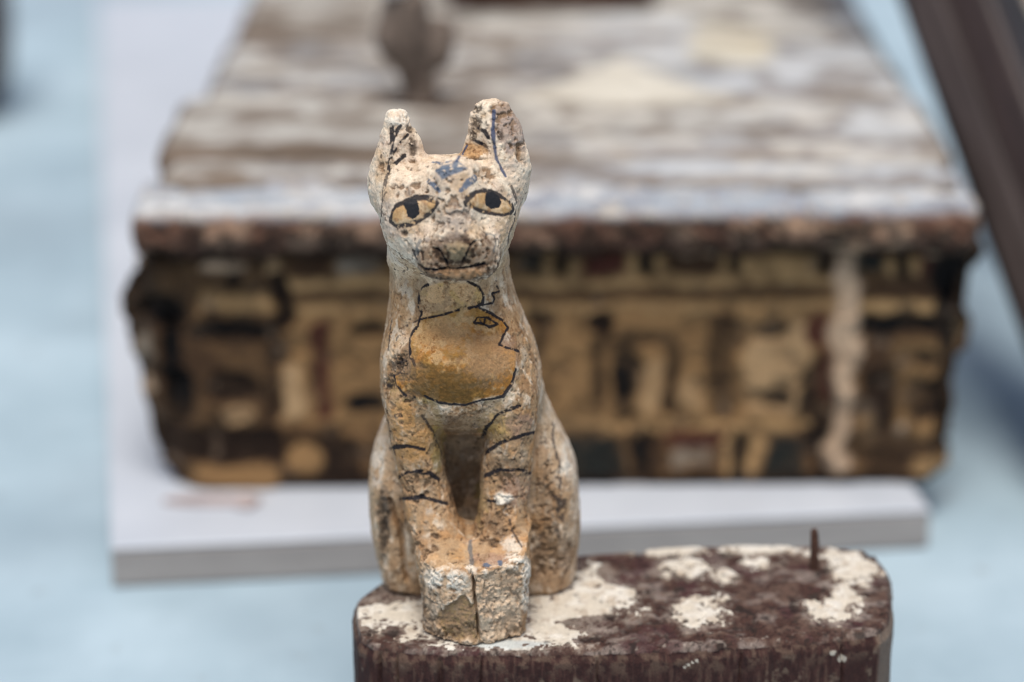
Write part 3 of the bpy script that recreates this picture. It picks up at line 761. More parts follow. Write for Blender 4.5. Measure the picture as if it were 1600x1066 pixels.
# ------------------------------------------------------------------ the cat: shape in its own millimetres (x across, y back, z up)
T_TORSO = smooth_table([
    (250, -14, 31, 76, 25), (228, -14.3, 35.5, 76, 28), (203, -12, 38.5, 77, 32), (190, -10.4, 41.8, 76, 37), (178, -8.9, 45.6, 75, 42),
    (165, -7.8, 48.6, 74, 46), (148, -7.4, 50.6, 76, 47.5), (131, -6.7, 50, 79, 45), (122, -6.6, 47.5, 88, 35), (110, -5, 43, 95, 28),
    (90, -4, 42, 98, 25), (50, 0, 42, 99, 26), (0, 0, 44, 98, 29)])
T_LLEG = smooth_table([
    (168, -34, 15, 58, 18), (150, -37.5, 16.5, 53, 18.5), (137, -37.2, 17, 53, 19), (120, -36.0, 16.2, 54, 18), (98, -32.4, 15.6, 56, 17.5),
    (82, -29.5, 15.2, 54, 17.5), (66, -25.5, 15.4, 49, 18), (54, -21, 15.6, 42, 19), (44, -18.6, 15.6, 36, 20), (20, -15, 15, 36, 20)])
T_RLEG = smooth_table([
    (168, 22, 15, 58, 18), (150, 25.5, 15.5, 53, 18.5), (137, 25.2, 16, 53, 19), (120, 24.4, 15.4, 54, 18), (90, 20.8, 16.4, 56, 17.5),
    (76, 20.0, 15.6, 52.5, 17.5), (64, 18.8, 16.0, 48, 18), (54, 18, 16.0, 41, 19), (44, 17.4, 16.2, 36, 20), (20, 16, 16, 36, 20)])
T_LH = smooth_table([
    (128, -30, 13, 100, 20), (110, -36, 20.5, 99, 25), (96, -39.5, 22.3, 98, 28), (83, -42, 24, 97, 30), (74, -43, 24.3, 96, 31),
    (56, -43, 24.3, 96, 32), (38, -42.5, 23.5, 96, 32), (20, -41, 22.6, 96, 31), (0, -39.0, 20.6, 96, 29)])
T_RH = smooth_table([
    (136, 28, 13, 98, 20), (110, 33, 20.5, 98, 26), (96, 38, 21.8, 97, 29), (83, 41.5, 23.5, 96, 31), (74, 43, 24, 96, 32),
    (56, 44, 24.2, 96, 33), (38, 44, 24.2, 96, 33), (20, 43, 24, 97, 32), (0, 42.5, 22.8, 98, 30)])
T_HEAD = smooth_table([
    (296, -12, 22, 54, 14), (292, -12, 33, 56, 21), (287, -12.6, 40.5, 59.5, 29), (283, -13.2, 44, 61, 33.5), (277, -13.8, 44.8, 60, 35), (269, -13.8, 44.2, 60, 36),
    (261, -13.3, 41.6, 60, 36), (253, -13.2, 38.6, 60, 35), (245, -14, 36.2, 61, 33), (237, -14.1, 35, 63, 29), (226, -14.2, 34.5, 68, 24)], sig=4)
T_LEAR = smooth_table([
    (323, -43.8, 5.0, 61, 5.5), (316, -43.2, 8.0, 60, 7.5), (307, -41.4, 12.2, 59, 10.5), (296, -41.2, 14.2, 58, 13), (284, -42.5, 16.4, 58, 16), (270, -42, 16, 60, 18)], sig=4)
T_REAR = smooth_table([
    (329, 12.8, 9.6, 62, 7.5), (322, 13.4, 13.2, 61, 10), (312, 14.8, 16.0, 60, 13), (300, 14.2, 19.6, 59, 15), (288, 14.2, 21.4, 58, 17), (270, 12, 20, 60, 18)], sig=4)
PAW_POLY = [(3, -0.5), (31.5, 10.5), (34.6, 17), (34.6, 60), (-31, 60), (-31, 16), (-19, 4)]

def cat_sdf(X, Y, Z):
    f = loft(X, Y, Z, T_TORSO, 2.3, 6)
    lh = loft(X, Y, Z, T_LH, 2.5, 5)
    rh = loft(X, Y, Z, T_RH, 2.5, 5)
    f = smin(f, smin(lh, rh, 6), 10)
    f = smin(f, ellipsoid(X, Y, Z, (-8, 57, 169), (41, 33.5, 27)), 5)          # breast
    ll = loft(X, Y, Z, T_LLEG, 2.4, 14); rl = loft(X, Y, Z, T_RLEG, 2.4, 14)
    f = smin(f, smin(ll, rl, 2.0), 4.5)
    # paws: one cut block, its front a blunt wedge
    d = np.full(np.shape(X), -1e9)
    n = len(PAW_POLY)
    for i in range(n):
        a = PAW_POLY[i]; b = PAW_POLY[(i + 1) % n]
        ex, ey = b[0] - a[0], b[1] - a[1]; L = math.hypot(ex, ey)
        d = smax(d, ((X - a[0]) * ey - (Y - a[1]) * ex) / L, 2.6)
    top = 50.5 + 0.05 * X + 3.0 * np.clip((X - 20) / 14, 0, 1) + 0.20 * np.clip(Y - 6, 0, 40)
    d = smax(d, (Z - top) * 0.95, 2.2)
    d = smax(d, 0.0 - Z, 2.0)
    d = d + 0.05 * np.clip(18 - Z, 0, 18) * np.clip(np.abs(X - 2) / 30, 0, 1) * 1.2
    f = smin(f, d, 8)
    # the slot between the forelegs runs down to the paws
    f = smax(f, -smin(capsule(X, Y, Z, (-1.5, 36, 51), (-3.0, 44, 72), 2.0, 5.2), capsule(X, Y, Z, (-3.0, 44, 72), (-5.0, 58, 108), 5.2, 9.0), 2), 1.6)
    f = smax(f, -capsule(X, Y, Z, (-1.8, 40, 54), (-3.4, 62, 74), 2.6, 6.0), 1.6)
    # head
    h = loft(X, Y, Z, T_HEAD, 2.25, 6)
    ears = np.minimum(loft(X, Y, Z, T_LEAR, 1.45, 2.2), loft(X, Y, Z, T_REAR, 1.4, 2.6))
    # hollow front of the ears
    ears = smax(ears, -ellipsoid(X, Y, Z, (-36.5, 38, 303), (9, 14.5, 18)), 4)
    ears = smax(ears, -ellipsoid(X, Y, Z, (4.0, 38, 305), (9.5, 15, 18)), 4)
    ears = smin(ears, ellipsoid(X, Y, Z, (-49.5, 60, 282), (10, 13, 18)), 6)
    ears = smin(ears, ellipsoid(X, Y, Z, (22.5, 61, 288), (10, 13, 17)), 6)
    h = smin(h, ears, 6)
    h = smin(h, capsule(X, Y, Z, (-8.5, 33, 290), (-6.8, 18, 258), 13, 11), 12)   # bridge of the nose
    q = (np.abs((X + 7) / (24.5 - 0.12 * (Z - 250))) ** 2.8 + np.abs((Y - 28) / 23.0) ** 2.4 + np.abs((Z - 247.5) / 16.5) ** 2.8) ** (1 / 2.6)
    m = (q - 1.0) * 17
    m = smax(m, (231.4 + 0.07 * (X + 6)) - Z, 3.5)
    m = smax(m, 7.0 + 0.05 * np.abs(X + 6.5) - Y + 0.04 * (Z - 250), 4)
    h = smin(h, m, 9)
    nose = ellipsoid(X, Y, Z, (-6.5, 11.5, 256), (10, 9.5, 8.5))
    h = smin(h, nose, 3)
    # cheeks and brow
    h = smin(h, ellipsoid(X, Y, Z, (-34, 45, 258), (16, 18, 19)), 9)
    h = smin(h, ellipsoid(X, Y, Z, (9, 45, 259), (16, 18, 19)), 9)
    f = smin(f, h, 7)
    return smax(f, -0.6 - Z, 1.2)
STROKES = [
    ('ink', 1.95, [[-471,319,2643],[-466,315,2666],[-460,313,2689],[-455,314,2710],[-442,309,2726],[-429,305,2743],[-410,297,2756],[-391,292,2768],[-371,290,2780],[-353,287,2787],[-334,285,2795],[-315,283,2802],[-296,277,2803],[-277,270,2804],[-258,261,2806],[-238,246,2804],[-218,229,2802],[-186,197,2794],[-196,200,2776],[-206,206,2756],[-222,218,2739],[-237,229,2721],[-253,236,2705],[-270,241,2693],[-287,244,2681],[-304,245,2670],[-329,247,2658],[-355,251,2645],[-381,259,2638],[-407,270,2630],[-442,292,2628],[-471,319,2643]]),
    ('ink', 2.11, [[-24,168,2815],[-8,188,2838],[14,209,2845],[36,236,2849],[58,262,2846],[80,287,2842],[106,305,2831],[131,318,2821],[153,326,2808],[176,334,2795],[195,341,2780],[215,352,2763],[231,364,2745],[246,378,2725],[257,387,2693],[238,353,2683],[218,329,2684],[198,310,2685],[179,297,2691],[161,286,2696],[142,276,2702],[123,267,2708],[105,257,2715],[86,246,2723],[64,227,2738],[42,202,2755],[25,187,2768],[9,176,2780],[-8,171,2798],[-24,168,2815]]),
    ('ink', 2.34, [[-438,308,2735],[-415,299,2751],[-393,292,2765],[-371,289,2778],[-353,286,2786],[-334,284,2793],[-315,283,2801],[-296,277,2803],[-277,271,2806],[-258,262,2809],[-239,247,2805],[-219,230,2801],[-200,212,2798]]),
    ('ink', 1.95, [[-19,164,2799],[-16,176,2821],[2,192,2831],[19,211,2840],[36,234,2847],[61,264,2843],[86,292,2840],[105,304,2831],[123,314,2824],[142,323,2816]]),
    ('ink', 1.95, [[-464,541,3164],[-464,534,3145],[-463,526,3127],[-462,519,3108],[-462,512,3090],[-461,505,3070],[-461,498,3050],[-461,491,3030],[-464,485,3009],[-467,479,2989],[-472,473,2969],[-476,467,2948],[-481,461,2928],[-484,450,2909]]),
    ('ink2', 1.79, [[-491,441,2890],[-499,424,2862],[-503,413,2843],[-507,405,2823],[-512,400,2803],[-511,387,2776],[-516,387,2752],[-520,389,2728],[-524,392,2703],[-526,395,2680],[-529,404,2655],[-531,419,2627],[-535,455,2593]]),
    ('ink', 1.64, [[-411,536,3166],[-422,524,3151],[-433,516,3135],[-445,514,3118],[-456,513,3101]]),
    ('ink', 1.56, [[-370,535,3108],[-388,522,3091],[-406,510,3074]]),
    ('ink', 1.33, [[-435,493,3037],[-449,486,3019],[-462,481,3000]]),
    ('ink', 1.79, [[-389,512,2988],[-406,497,2978],[-422,479,2969],[-439,466,2958],[-456,460,2946],[-473,459,2932]]),
    ('blue2', 1.56, [[141,531,3258],[141,521,3240],[141,512,3221],[141,504,3203],[137,494,3180],[133,488,3158],[135,481,3139],[137,475,3120],[139,470,3101],[141,465,3082]]),
    ('blue2', 1.25, [[141,465,3082],[145,458,3059],[149,452,3036],[153,446,3010],[157,439,2985],[167,436,2964],[178,433,2943],[188,425,2923],[199,420,2907],[209,415,2890]]),
    ('ink2', 1.56, [[243,409,2828],[253,412,2803],[262,417,2778],[272,428,2751],[271,424,2727],[271,417,2703],[270,413,2679],[269,408,2656],[267,405,2633],[266,403,2610],[256,380,2600],[247,360,2588],[238,343,2576],[235,340,2556],[232,341,2535],[229,345,2512],[226,357,2488]]),
    ('ink', 1.72, [[45,540,3148],[66,526,3143],[87,511,3137],[98,502,3122],[109,493,3107]]),
    ('ink2', 1.33, [[109,493,3107],[123,479,3094],[138,466,3081]]),
    ('ink', 1.79, [[20,543,3076],[43,534,3067],[66,525,3059]]),
    ('ink2', 1.33, [[66,525,3059],[87,511,3051],[109,488,3045]]),
    ('ink2', 0.94, [[56,541,3198],[73,527,3190],[91,515,3183],[109,503,3175]]),
    ('blue2', 1.17, [[-26,562,3034],[-38,563,3010],[-49,558,2988],[-56,370,3028],[-66,312,3029],[-77,285,3022]]),
    ('blue', 1.95, [[-243,306,2897],[-228,283,2889],[-212,261,2882],[-196,238,2871],[-179,217,2860]]),
    ('blue', 2.93, [[38,284,2925],[18,250,2918],[-2,225,2908]]),
    ('blue', 2.34, [[-2,225,2908],[-18,209,2899],[-33,196,2888],[-48,186,2877]]),
    ('blue', 1.17, [[-225,462,2965],[-204,391,2984],[-183,336,2998],[-163,306,3004],[-144,296,3012],[-126,292,3019],[-107,293,3024]]),
    ('blue', 0.98, [[-201,308,2961],[-182,282,2972],[-163,265,2981],[-144,255,2988],[-125,249,2994],[-105,244,2995],[-86,242,2996],[-67,244,2995],[-47,248,2994],[-28,257,2991]]),
    ('teal', 1.01, [[98,177,2613],[120,198,2604],[138,212,2591],[150,209,2569],[153,190,2543],[148,164,2533],[142,144,2520]]),
    ('teal', 2.34, [[-292,194,2562],[-308,200,2524],[-316,211,2497],[-325,228,2467]]),
    ('ink2', 1.36, [[-336,238,2488],[-329,234,2469],[-321,224,2453],[-309,181,2436]]),
    ('ink', 1.09, [[-199,87,2554],[-173,73,2536],[-162,70,2517],[-151,71,2497],[-138,73,2472],[-126,75,2447]]),
    ('ink', 1.25, [[37,85,2602],[23,65,2589],[10,49,2575],[1,42,2559],[-8,38,2542],[-16,41,2523],[-24,53,2497],[-32,67,2471]]),
    ('ink', 1.17, [[-277,127,2411],[-258,106,2416],[-238,96,2418],[-220,90,2418],[-201,85,2417],[-178,81,2423],[-156,79,2428],[-133,77,2432],[-107,75,2432],[-81,73,2431],[-55,73,2435],[-29,74,2437],[-9,75,2441],[11,77,2444],[31,79,2447],[49,82,2450],[68,85,2453],[87,90,2455]]),
    ('ink2', 0.94, [[-306,465,2265],[-286,466,2257],[-253,147,2360],[-233,131,2358],[-210,116,2358],[-187,111,2354],[-165,113,2348],[-144,110,2347],[-124,112,2345],[-103,119,2340],[-91,470,2215],[-62,138,2333],[-40,115,2343],[-18,111,2345],[4,112,2347],[22,105,2354],[41,104,2358],[60,106,2362],[79,112,2364],[97,118,2370],[116,130,2374],[134,154,2374]]),
    ('ink2', 0.86, [[-471,381,2462],[-455,359,2457],[-440,344,2450],[-424,334,2441],[-412,346,2415],[-400,369,2385],[-389,407,2350],[-382,440,2321],[-375,466,2294],[-397,499,2274],[-418,530,2256],[-443,553,2256],[-467,587,2251]]),
    ('ink', 1.40, [[-258,480,2191],[-275,483,2181],[-293,487,2170],[-314,491,2139],[-315,489,2118],[-316,487,2097],[-316,484,2076],[-317,481,2056],[-308,473,2032],[-300,463,2009]]),
    ('ink', 1.33, [[-300,463,2009],[-308,458,1985],[-317,452,1962],[-326,446,1939],[-341,444,1921],[-356,442,1903],[-372,428,1870],[-373,413,1851],[-373,398,1833],[-374,384,1814],[-375,371,1794]]),
    ('ink2', 0.86, [[-441,507,1889],[-419,494,1907],[-398,483,1924],[-377,475,1939],[-353,466,1954],[-329,459,1967],[-305,454,1979]]),
    ('ink', 1.17, [[-305,454,1979],[-282,449,1986],[-260,445,1992],[-237,442,1997],[-215,440,2002],[-193,439,2007],[-172,440,2013],[-152,441,2019],[-132,442,2025],[-111,444,2030],[-91,445,2036],[-71,448,2041],[-49,450,2045],[-26,454,2048],[-4,458,2050],[18,463,2053],[40,470,2055]]),
    ('ink', 1.56, [[-20,479,2212],[-2,483,2201],[15,486,2191],[33,490,2180],[51,494,2170],[63,495,2143],[76,495,2116],[73,490,2093],[71,484,2071],[50,475,2061],[30,466,2051]]),
    ('ink', 1.01, [[71,482,2061],[91,490,2062],[111,501,2062],[131,512,2061],[146,529,2082],[131,526,2115],[151,542,2118],[172,561,2119]]),
    ('ink2', 0.86, [[152,561,2200],[156,560,2179],[160,559,2158],[172,561,2119]]),
    ('ink', 1.40, [[40,468,2050],[58,471,2040],[77,475,2030],[95,479,2020],[113,483,2010],[131,489,1999],[151,493,1983],[172,499,1967],[192,506,1950],[207,504,1928],[223,502,1908],[212,477,1895],[202,453,1882],[192,429,1870],[182,405,1857],[172,383,1844],[192,387,1831],[213,393,1818],[233,404,1809],[253,417,1798],[274,433,1786],[294,452,1774]]),
    ('ink', 1.17, [[20,430,1967],[40,448,1993],[60,453,1991],[81,460,1988],[101,467,1986],[121,469,1970],[141,471,1955],[162,474,1940],[136,456,1938],[111,440,1936],[88,439,1947],[66,438,1958],[43,434,1963],[20,430,1967]]),
    ('ink', 0.94, [[86,459,1983],[76,438,1953]]),
    ('ink2', 0.78, [[50,447,1982],[66,440,1961]]),
    ('ink', 1.56, [[-472,416,1624],[-464,400,1602],[-456,386,1581],[-443,373,1568],[-431,363,1555],[-418,355,1540],[-406,348,1525],[-394,343,1510],[-371,337,1513],[-348,331,1517]]),
    ('ink', 1.64, [[-275,304,1537],[-255,299,1529],[-234,296,1521],[-214,293,1512],[-194,292,1503],[-174,289,1502],[-153,288,1500],[-133,287,1497],[-113,286,1495],[-92,286,1493],[-72,286,1492],[-52,287,1490],[-31,288,1488],[-8,287,1497],[14,288,1505],[37,289,1513],[60,291,1520],[84,297,1520],[107,303,1519],[131,311,1517],[151,318,1520],[172,325,1523],[192,331,1526],[205,334,1547],[218,338,1567],[230,343,1581],[243,350,1595],[249,355,1618],[256,362,1640],[262,369,1661],[268,378,1682]]),
    ('ink2', 1.95, [[-449,407,1715],[-417,383,1746],[-396,358,1734]]),
    ('ink2', 1.56, [[-375,360,1777],[-354,333,1755],[-344,317,1728]]),
    ('ink2', 1.56, [[-505,467,1625],[-472,416,1624],[-439,386,1657],[-418,366,1660],[-397,348,1662]]),
    ('ink2', 1.56, [[-527,468,1537],[-493,420,1567]]),
    ('ink2', 1.17, [[-300,337,1396],[-289,341,1376],[-278,348,1355],[-267,359,1332],[-256,374,1308],[-246,391,1282],[-235,406,1258],[-224,423,1233],[-217,435,1206],[-211,446,1180],[-204,458,1153],[-197,470,1127],[-190,484,1099],[-184,500,1070]]),
    ('ink', 1.95, [[-524,751,1003],[-485,430,1144],[-463,398,1161],[-441,381,1172],[-420,371,1180],[-399,365,1185],[-377,363,1182],[-355,363,1177],[-333,364,1171],[-312,367,1165],[-290,373,1158]]),
    ('ink', 1.95, [[-460,478,926],[-431,418,967],[-404,397,990],[-383,389,997],[-364,384,1002],[-344,382,1006],[-322,382,1003],[-300,383,999],[-278,387,994],[-256,393,988],[-236,401,971],[-217,411,953],[-198,425,934]]),
    ('ink', 1.72, [[-456,648,701],[-425,435,800],[-403,401,817],[-382,384,825],[-362,375,831],[-341,369,835],[-321,367,837],[-301,366,838],[-280,366,833],[-259,366,827],[-238,369,820],[-217,375,811],[-196,383,802],[-175,396,790],[-155,415,776]]),
    ('ink2', 1.95, [[-462,360,1386],[-432,348,1394]]),
    ('ink2', 1.56, [[-395,342,1397],[-378,341,1391]]),
    ('ink2', 1.56, [[-521,435,1323],[-519,440,1299],[-518,447,1274],[-517,454,1248],[-516,463,1222],[-515,480,1192],[-507,460,1178],[-499,450,1160],[-492,444,1140],[-485,440,1119],[-477,436,1098]]),
    ('ink', 1.79, [[297,347,1453],[273,343,1446],[249,341,1439],[225,339,1432],[203,338,1421],[181,339,1410],[159,340,1399],[146,344,1381],[133,350,1363],[120,359,1343],[106,376,1321],[93,407,1292],[83,487,1234],[72,582,1170],[63,639,1121]]),
    ('ink', 1.95, [[78,486,1085],[98,439,1119],[118,412,1146],[139,393,1168],[159,379,1189],[180,369,1202],[201,362,1213],[222,358,1224],[243,356,1233],[265,355,1242],[286,357,1247],[306,362,1251],[327,371,1254],[348,385,1253],[370,408,1249],[391,456,1235]]),
    ('ink', 1.95, [[77,444,950],[105,414,975],[131,396,996],[154,386,1004],[176,379,1009],[198,376,1014],[218,376,1014],[238,376,1014],[258,378,1013],[278,382,1011],[298,389,1008],[318,401,1002],[345,430,980],[372,514,934]]),
    ('ink', 1.56, [[91,397,803],[118,379,807],[145,369,808]]),
    ('ink2', 1.17, [[251,373,836],[274,379,836],[296,389,835],[318,406,831]]),
    ('ink2', 1.17, [[231,333,715],[236,326,696],[241,319,677],[246,312,658],[251,303,641],[262,292,625],[273,279,611],[283,262,598],[294,242,587],[305,218,578]]),
    ('grey', 1.95, [[-11,319,562],[-10,288,554],[-10,256,546],[-9,224,538],[-6,193,531],[-2,161,525],[1,129,519],[4,97,513]]),
    ('ink2', 0.86, [[-37,101,511],[-12,59,504]]),
    ('blue', 3.51, [[87,91,516],[102,71,512]]),
    ('blue', 2.73, [[173,116,525],[175,91,520]]),
    ('ink2', 1.95, [[504,851,1135],[505,832,1118],[506,815,1100],[507,800,1082],[508,785,1064],[509,771,1045],[510,758,1026],[516,749,1005],[522,740,984],[527,733,963],[533,725,941],[539,719,920],[544,712,898],[544,703,879],[544,694,861],[544,686,842],[544,680,823],[544,674,803],[544,670,782],[544,666,762],[545,663,741],[544,659,718],[542,657,694],[541,654,670],[540,652,646],[539,650,622],[538,647,598]]),
    ('ink2', 2.73, [[524,651,716],[542,657,699],[561,665,680],[580,676,660],[568,666,640],[557,657,619],[545,650,597],[563,657,571],[580,667,544]]),
    ('ink2', 2.34, [[532,642,480],[546,648,440]]),
    ('ink2', 1.56, [[-487,593,1923],[-490,589,1904],[-492,584,1885],[-495,578,1866],[-498,572,1847],[-500,565,1829],[-503,557,1812],[-505,548,1794],[-508,540,1776],[-510,533,1758]]),
]
CRACKS = [
    (1.95, 8.0, [[-12,36,504],[-5,6,496],[2,2,475],[7,1,453],[11,1,431],[16,1,410],[12,1,371],[16,1,348],[19,1,324],[22,1,301],[26,1,278],[29,2,254],[32,2,230],[35,2,208],[38,3,186],[41,3,164],[44,4,142],[47,5,120],[48,5,94],[50,5,69],[51,6,43],[52,7,18]]),
    (3.51, 5.5, [[-525,659,688],[-519,656,666],[-513,654,644],[-508,651,622],[-502,648,600],[-496,646,578],[-486,644,557],[-476,642,535],[-467,641,513],[-463,641,491],[-460,641,469],[-456,641,447],[-453,641,424],[-449,641,402],[-446,641,379],[-445,642,355],[-444,643,331],[-443,645,307],[-442,646,282],[-440,647,258],[-438,649,235],[-436,650,211],[-434,652,188],[-432,654,164],[-430,657,140],[-428,659,116]]),
    (1.17, 2.0, [[-199,87,2554],[-173,73,2536],[-162,70,2517],[-151,71,2497],[-138,73,2472],[-126,75,2447]]),
    (1.25, 2.2, [[37,85,2602],[23,65,2589],[10,49,2575],[1,42,2559],[-8,38,2542],[-16,41,2523],[-24,53,2497],[-32,67,2471]]),
    (1.25, 2.2, [[-261,110,2413],[-241,97,2416],[-221,90,2417],[-201,85,2417],[-178,81,2423],[-156,79,2428],[-133,77,2432],[-107,75,2432],[-81,73,2431],[-55,73,2435],[-29,74,2437],[-9,75,2441],[11,77,2444],[31,79,2447],[49,82,2450],[68,85,2453],[87,90,2455]]),
    (1.17, 1.0, [[-11,319,562],[-10,288,554],[-10,256,546],[-9,224,538],[-6,193,531],[-2,161,525],[1,129,519],[4,97,513]]),
    (0.98, 1.0, [[400,701,1027],[400,695,1008],[400,689,989],[400,683,969],[400,678,950],[400,673,930],[400,668,910],[400,664,890],[400,659,870],[400,655,850],[400,651,830],[400,648,809],[400,646,788],[398,644,767],[396,642,746],[394,641,724],[392,638,703],[390,634,683],[388,630,663],[386,628,642],[384,626,620],[382,624,599],[380,623,578],[378,621,556],[376,619,535],[375,618,513],[373,618,491],[372,617,469],[370,616,447],[369,614,425],[368,613,404],[366,595,390],[362,347,487]]),
]
REGIONS = {
    'EYE_L': [[-471,319,2643],[-455,314,2710],[-429,305,2743],[-371,290,2780],[-315,283,2802],[-258,261,2806],[-218,229,2802],[-186,197,2794],[-206,206,2756],[-253,236,2705],[-304,245,2670],[-355,251,2645],[-407,270,2630],[-442,292,2628]],
    'EYE_R': [[-24,168,2815],[-8,188,2838],[36,236,2849],[80,287,2842],[131,318,2821],[176,334,2795],[215,352,2763],[246,378,2725],[257,387,2693],[238,353,2683],[198,310,2685],[142,276,2702],[86,246,2723],[42,202,2755],[9,176,2780]],
    'PUP_L': [[-383,288,2765],[-349,285,2787],[-315,275,2784],[-301,261,2756],[-304,251,2706],[-329,252,2686],[-358,261,2698],[-366,272,2730]],
    'PUP_R': [[97,290,2818],[131,318,2821],[164,326,2795],[176,318,2762],[164,302,2737],[125,278,2739],[97,265,2761],[93,275,2793]],
    'BIB': [[-294,460,2005],[-235,446,2008],[-177,439,2009],[-125,442,2026],[-73,448,2043],[-17,455,2048],[39,468,2052],[85,477,2026],[131,488,1999],[193,507,1951],[220,499,1908],[199,442,1876],[178,386,1843],[224,399,1814],[270,423,1779],[268,391,1730],[266,375,1674],[239,348,1592],[193,331,1533],[146,314,1531],[100,299,1529],[54,289,1525],[-32,286,1496],[-86,284,1502],[-140,285,1505],[-194,291,1507],[-256,298,1533],[-325,324,1523],[-393,343,1515],[-424,359,1552],[-456,388,1585],[-464,410,1635],[-417,365,1675],[-370,331,1711],[-370,346,1757],[-371,370,1800],[-364,423,1871],[-325,444,1937]],
    'NECK': [[-309,489,2143],[-257,480,2187],[-176,471,2206],[-125,470,2205],[-74,472,2203],[-22,479,2199],[50,494,2165],[73,494,2116],[65,481,2067],[19,466,2061],[-27,455,2052],[-73,448,2043],[-133,442,2026],[-193,440,2009],[-247,445,1999],[-302,456,1986],[-313,480,2056]],
    'REC': [[-215,68,142],[-199,55,150],[-178,41,209],[-157,34,265],[-118,25,287],[-65,14,316],[-23,6,310],[1,2,284],[22,1,207],[29,2,145],[36,3,81],[44,5,17],[-5,4,18],[-54,18,10],[-198,61,27],[-207,64,84]],
    'BLUEP': [[-201,300,2955],[-163,285,2995],[-110,268,3011],[-77,310,3030],[-40,267,3004],[-14,263,2986],[-65,223,2971],[-117,216,2954],[-162,230,2930]],
}
SPOTS = [
    ('muz', [-72,32,2518], (25.7, 14.0)),
    ('muz', [-66,75,2409], (25.0, 8.6)),
    ('muz', [-200,84,2461], (13.3, 10.1)),
    ('muz', [68,86,2476], (11.7, 10.9)),
    ('nose', [-75,55,2631], (10.1, 3.5)),
    ('nose', [-57,41,2503], (2.7, 3.9)),
    ('nose_pale', [-75,21,2569], (6.6, 5.5)),
    ('lip', [-44,77,2401], (14.0, 2.7)),
    ('dark', [-336,531,3032], (2.7, 5.5)),
    ('dark', [-358,565,3143], (2.3, 3.1)),
    ('brown', [-529,493,2940], (2.7, 4.7)),
    ('brown', [-338,460,2946], (3.9, 3.5)),
    ('white', [-425,561,3223], (8.6, 6.6)),
    ('dark', [39,586,3262], (3.5, 3.9)),
    ('dark', [32,553,3170], (3.1, 4.7)),
    ('dark', [16,551,3100], (2.3, 3.9)),
    ('orange', [27,528,3009], (6.6, 4.7)),
    ('dark', [28,485,2978], (5.5, 2.0)),
    ('brown', [86,365,2920], (5.1, 4.3)),
    ('pink', [247,548,3168], (10.1, 15.6)),
    ('brown', [190,559,3262], (7.8, 3.9)),
    ('brown', [292,516,3008], (3.5, 5.5)),
    ('dark', [179,481,3120], (2.0, 3.5)),
    ('brown', [277,516,3040], (2.3, 2.3)),
    ('rough', [-353,313,2834], (11.7, 4.7)),
    ('rough', [-124,145,2762], (11.7, 19.5)),
    ('grey', [-68,115,2713], (8.6, 7.8)),
    ('dark', [-384,257,2589], (2.0, 2.0)),
    ('grey', [-249,154,2591], (1.6, 1.6)),
    ('dark', [-451,406,1703], (5.9, 5.5)),
    ('dark', [-506,437,1565], (4.7, 3.9)),
    ('brown', [-402,355,1702], (7.8, 10.1)),
    ('olive', [-137,243,1643], (31.2, 11.7)),
    ('pinkb', [112,299,1786], (15.6, 15.6)),
    ('peach', [-177,384,1918], (15.6, 10.9)),
    ('orange', [-320,356,1261], (14.0, 14.0)),
    ('olive', [-210,448,1179], (3.9, 19.5)),
    ('brown', [-345,378,909], (14.8, 8.6)),
    ('orange', [-376,343,1351], (8.6, 7.0)),
    ('ochre', [169,364,1300], (10.1, 9.4)),
    ('pinkb', [294,350,1314], (8.6, 7.8)),
    ('pinkb', [267,386,884], (10.1, 8.6)),
    ('brown', [208,375,1018], (11.7, 7.8)),
    ('olive', [39,495,725], (4.7, 11.7)),
    ('brown', [128,322,674], (11.7, 11.7)),
    ('peach', [-127,199,537], (13.3, 7.8)),
    ('orange', [-99,186,530], (6.2, 3.9)),
    ('dark', [-273,213,543], (2.0, 1.6)),
    ('dark', [-215,281,615], (3.1, 2.0)),
    ('brown', [-306,261,573], (7.0, 7.8)),
    ('dark', [137,250,586], (3.1, 2.3)),
    ('pale', [247,237,584], (7.0, 5.5)),
    ('pinkb', [110,150,530], (11.7, 3.5)),
    ('chip', [196,369,835], (5.1, 3.1)),
    ('chip', [176,364,811], (3.1, 2.3)),
    ('dark', [227,355,780], (3.5, 2.0)),
    ('pale', [235,348,753], (3.9, 2.7)),
    ('white', [270,92,532], (7.0, 4.7)),
    ('white', [334,145,432], (2.7, 9.4)),
    ('white', [334,147,278], (2.0, 10.1)),
    ('white', [-163,36,452], (14.8, 5.5)),
    ('white', [-243,90,403], (5.5, 4.7)),
    ('pale', [-105,23,393], (7.8, 3.5)),
    ('white', [-7,60,505], (3.1, 2.3)),
    ('pale', [91,23,502], (10.1, 2.3)),
    ('dgrey', [-273,119,270], (5.1, 19.5)),
    ('rough', [188,56,236], (15.6, 18.7)),
    ('brown', [208,64,429], (7.8, 5.9)),
    ('dark', [122,30,271], (3.5, 2.7)),
    ('brown', [247,82,113], (8.6, 8.6)),
    ('brown', [-60,15,82], (15.6, 5.5)),
    ('dgrey', [-563,672,599], (4.7, 15.6)),
    ('dark', [-574,683,437], (3.5, 19.5)),
    ('brown', [450,634,349], (7.0, 15.6)),
    ('brown', [473,643,745], (5.5, 19.5)),
    ('brown', [573,676,283], (7.8, 11.7)),
    ('pale', [591,782,904], (5.5, 15.6)),
    ('pale', [-603,790,900], (4.7, 15.6)),
    ('belly_shade', [-83,719,932], (11.7, 27.3)),
    ('belly_shade', [-85,360,1323], (19.5, 7.8)),
    ('brown', [-374,338,1521], (6.2, 3.9)),
    ('orange', [-422,346,1434], (7.0, 3.9)),
]
CAT_AT = (-0.0247, 1.324, 0.163)
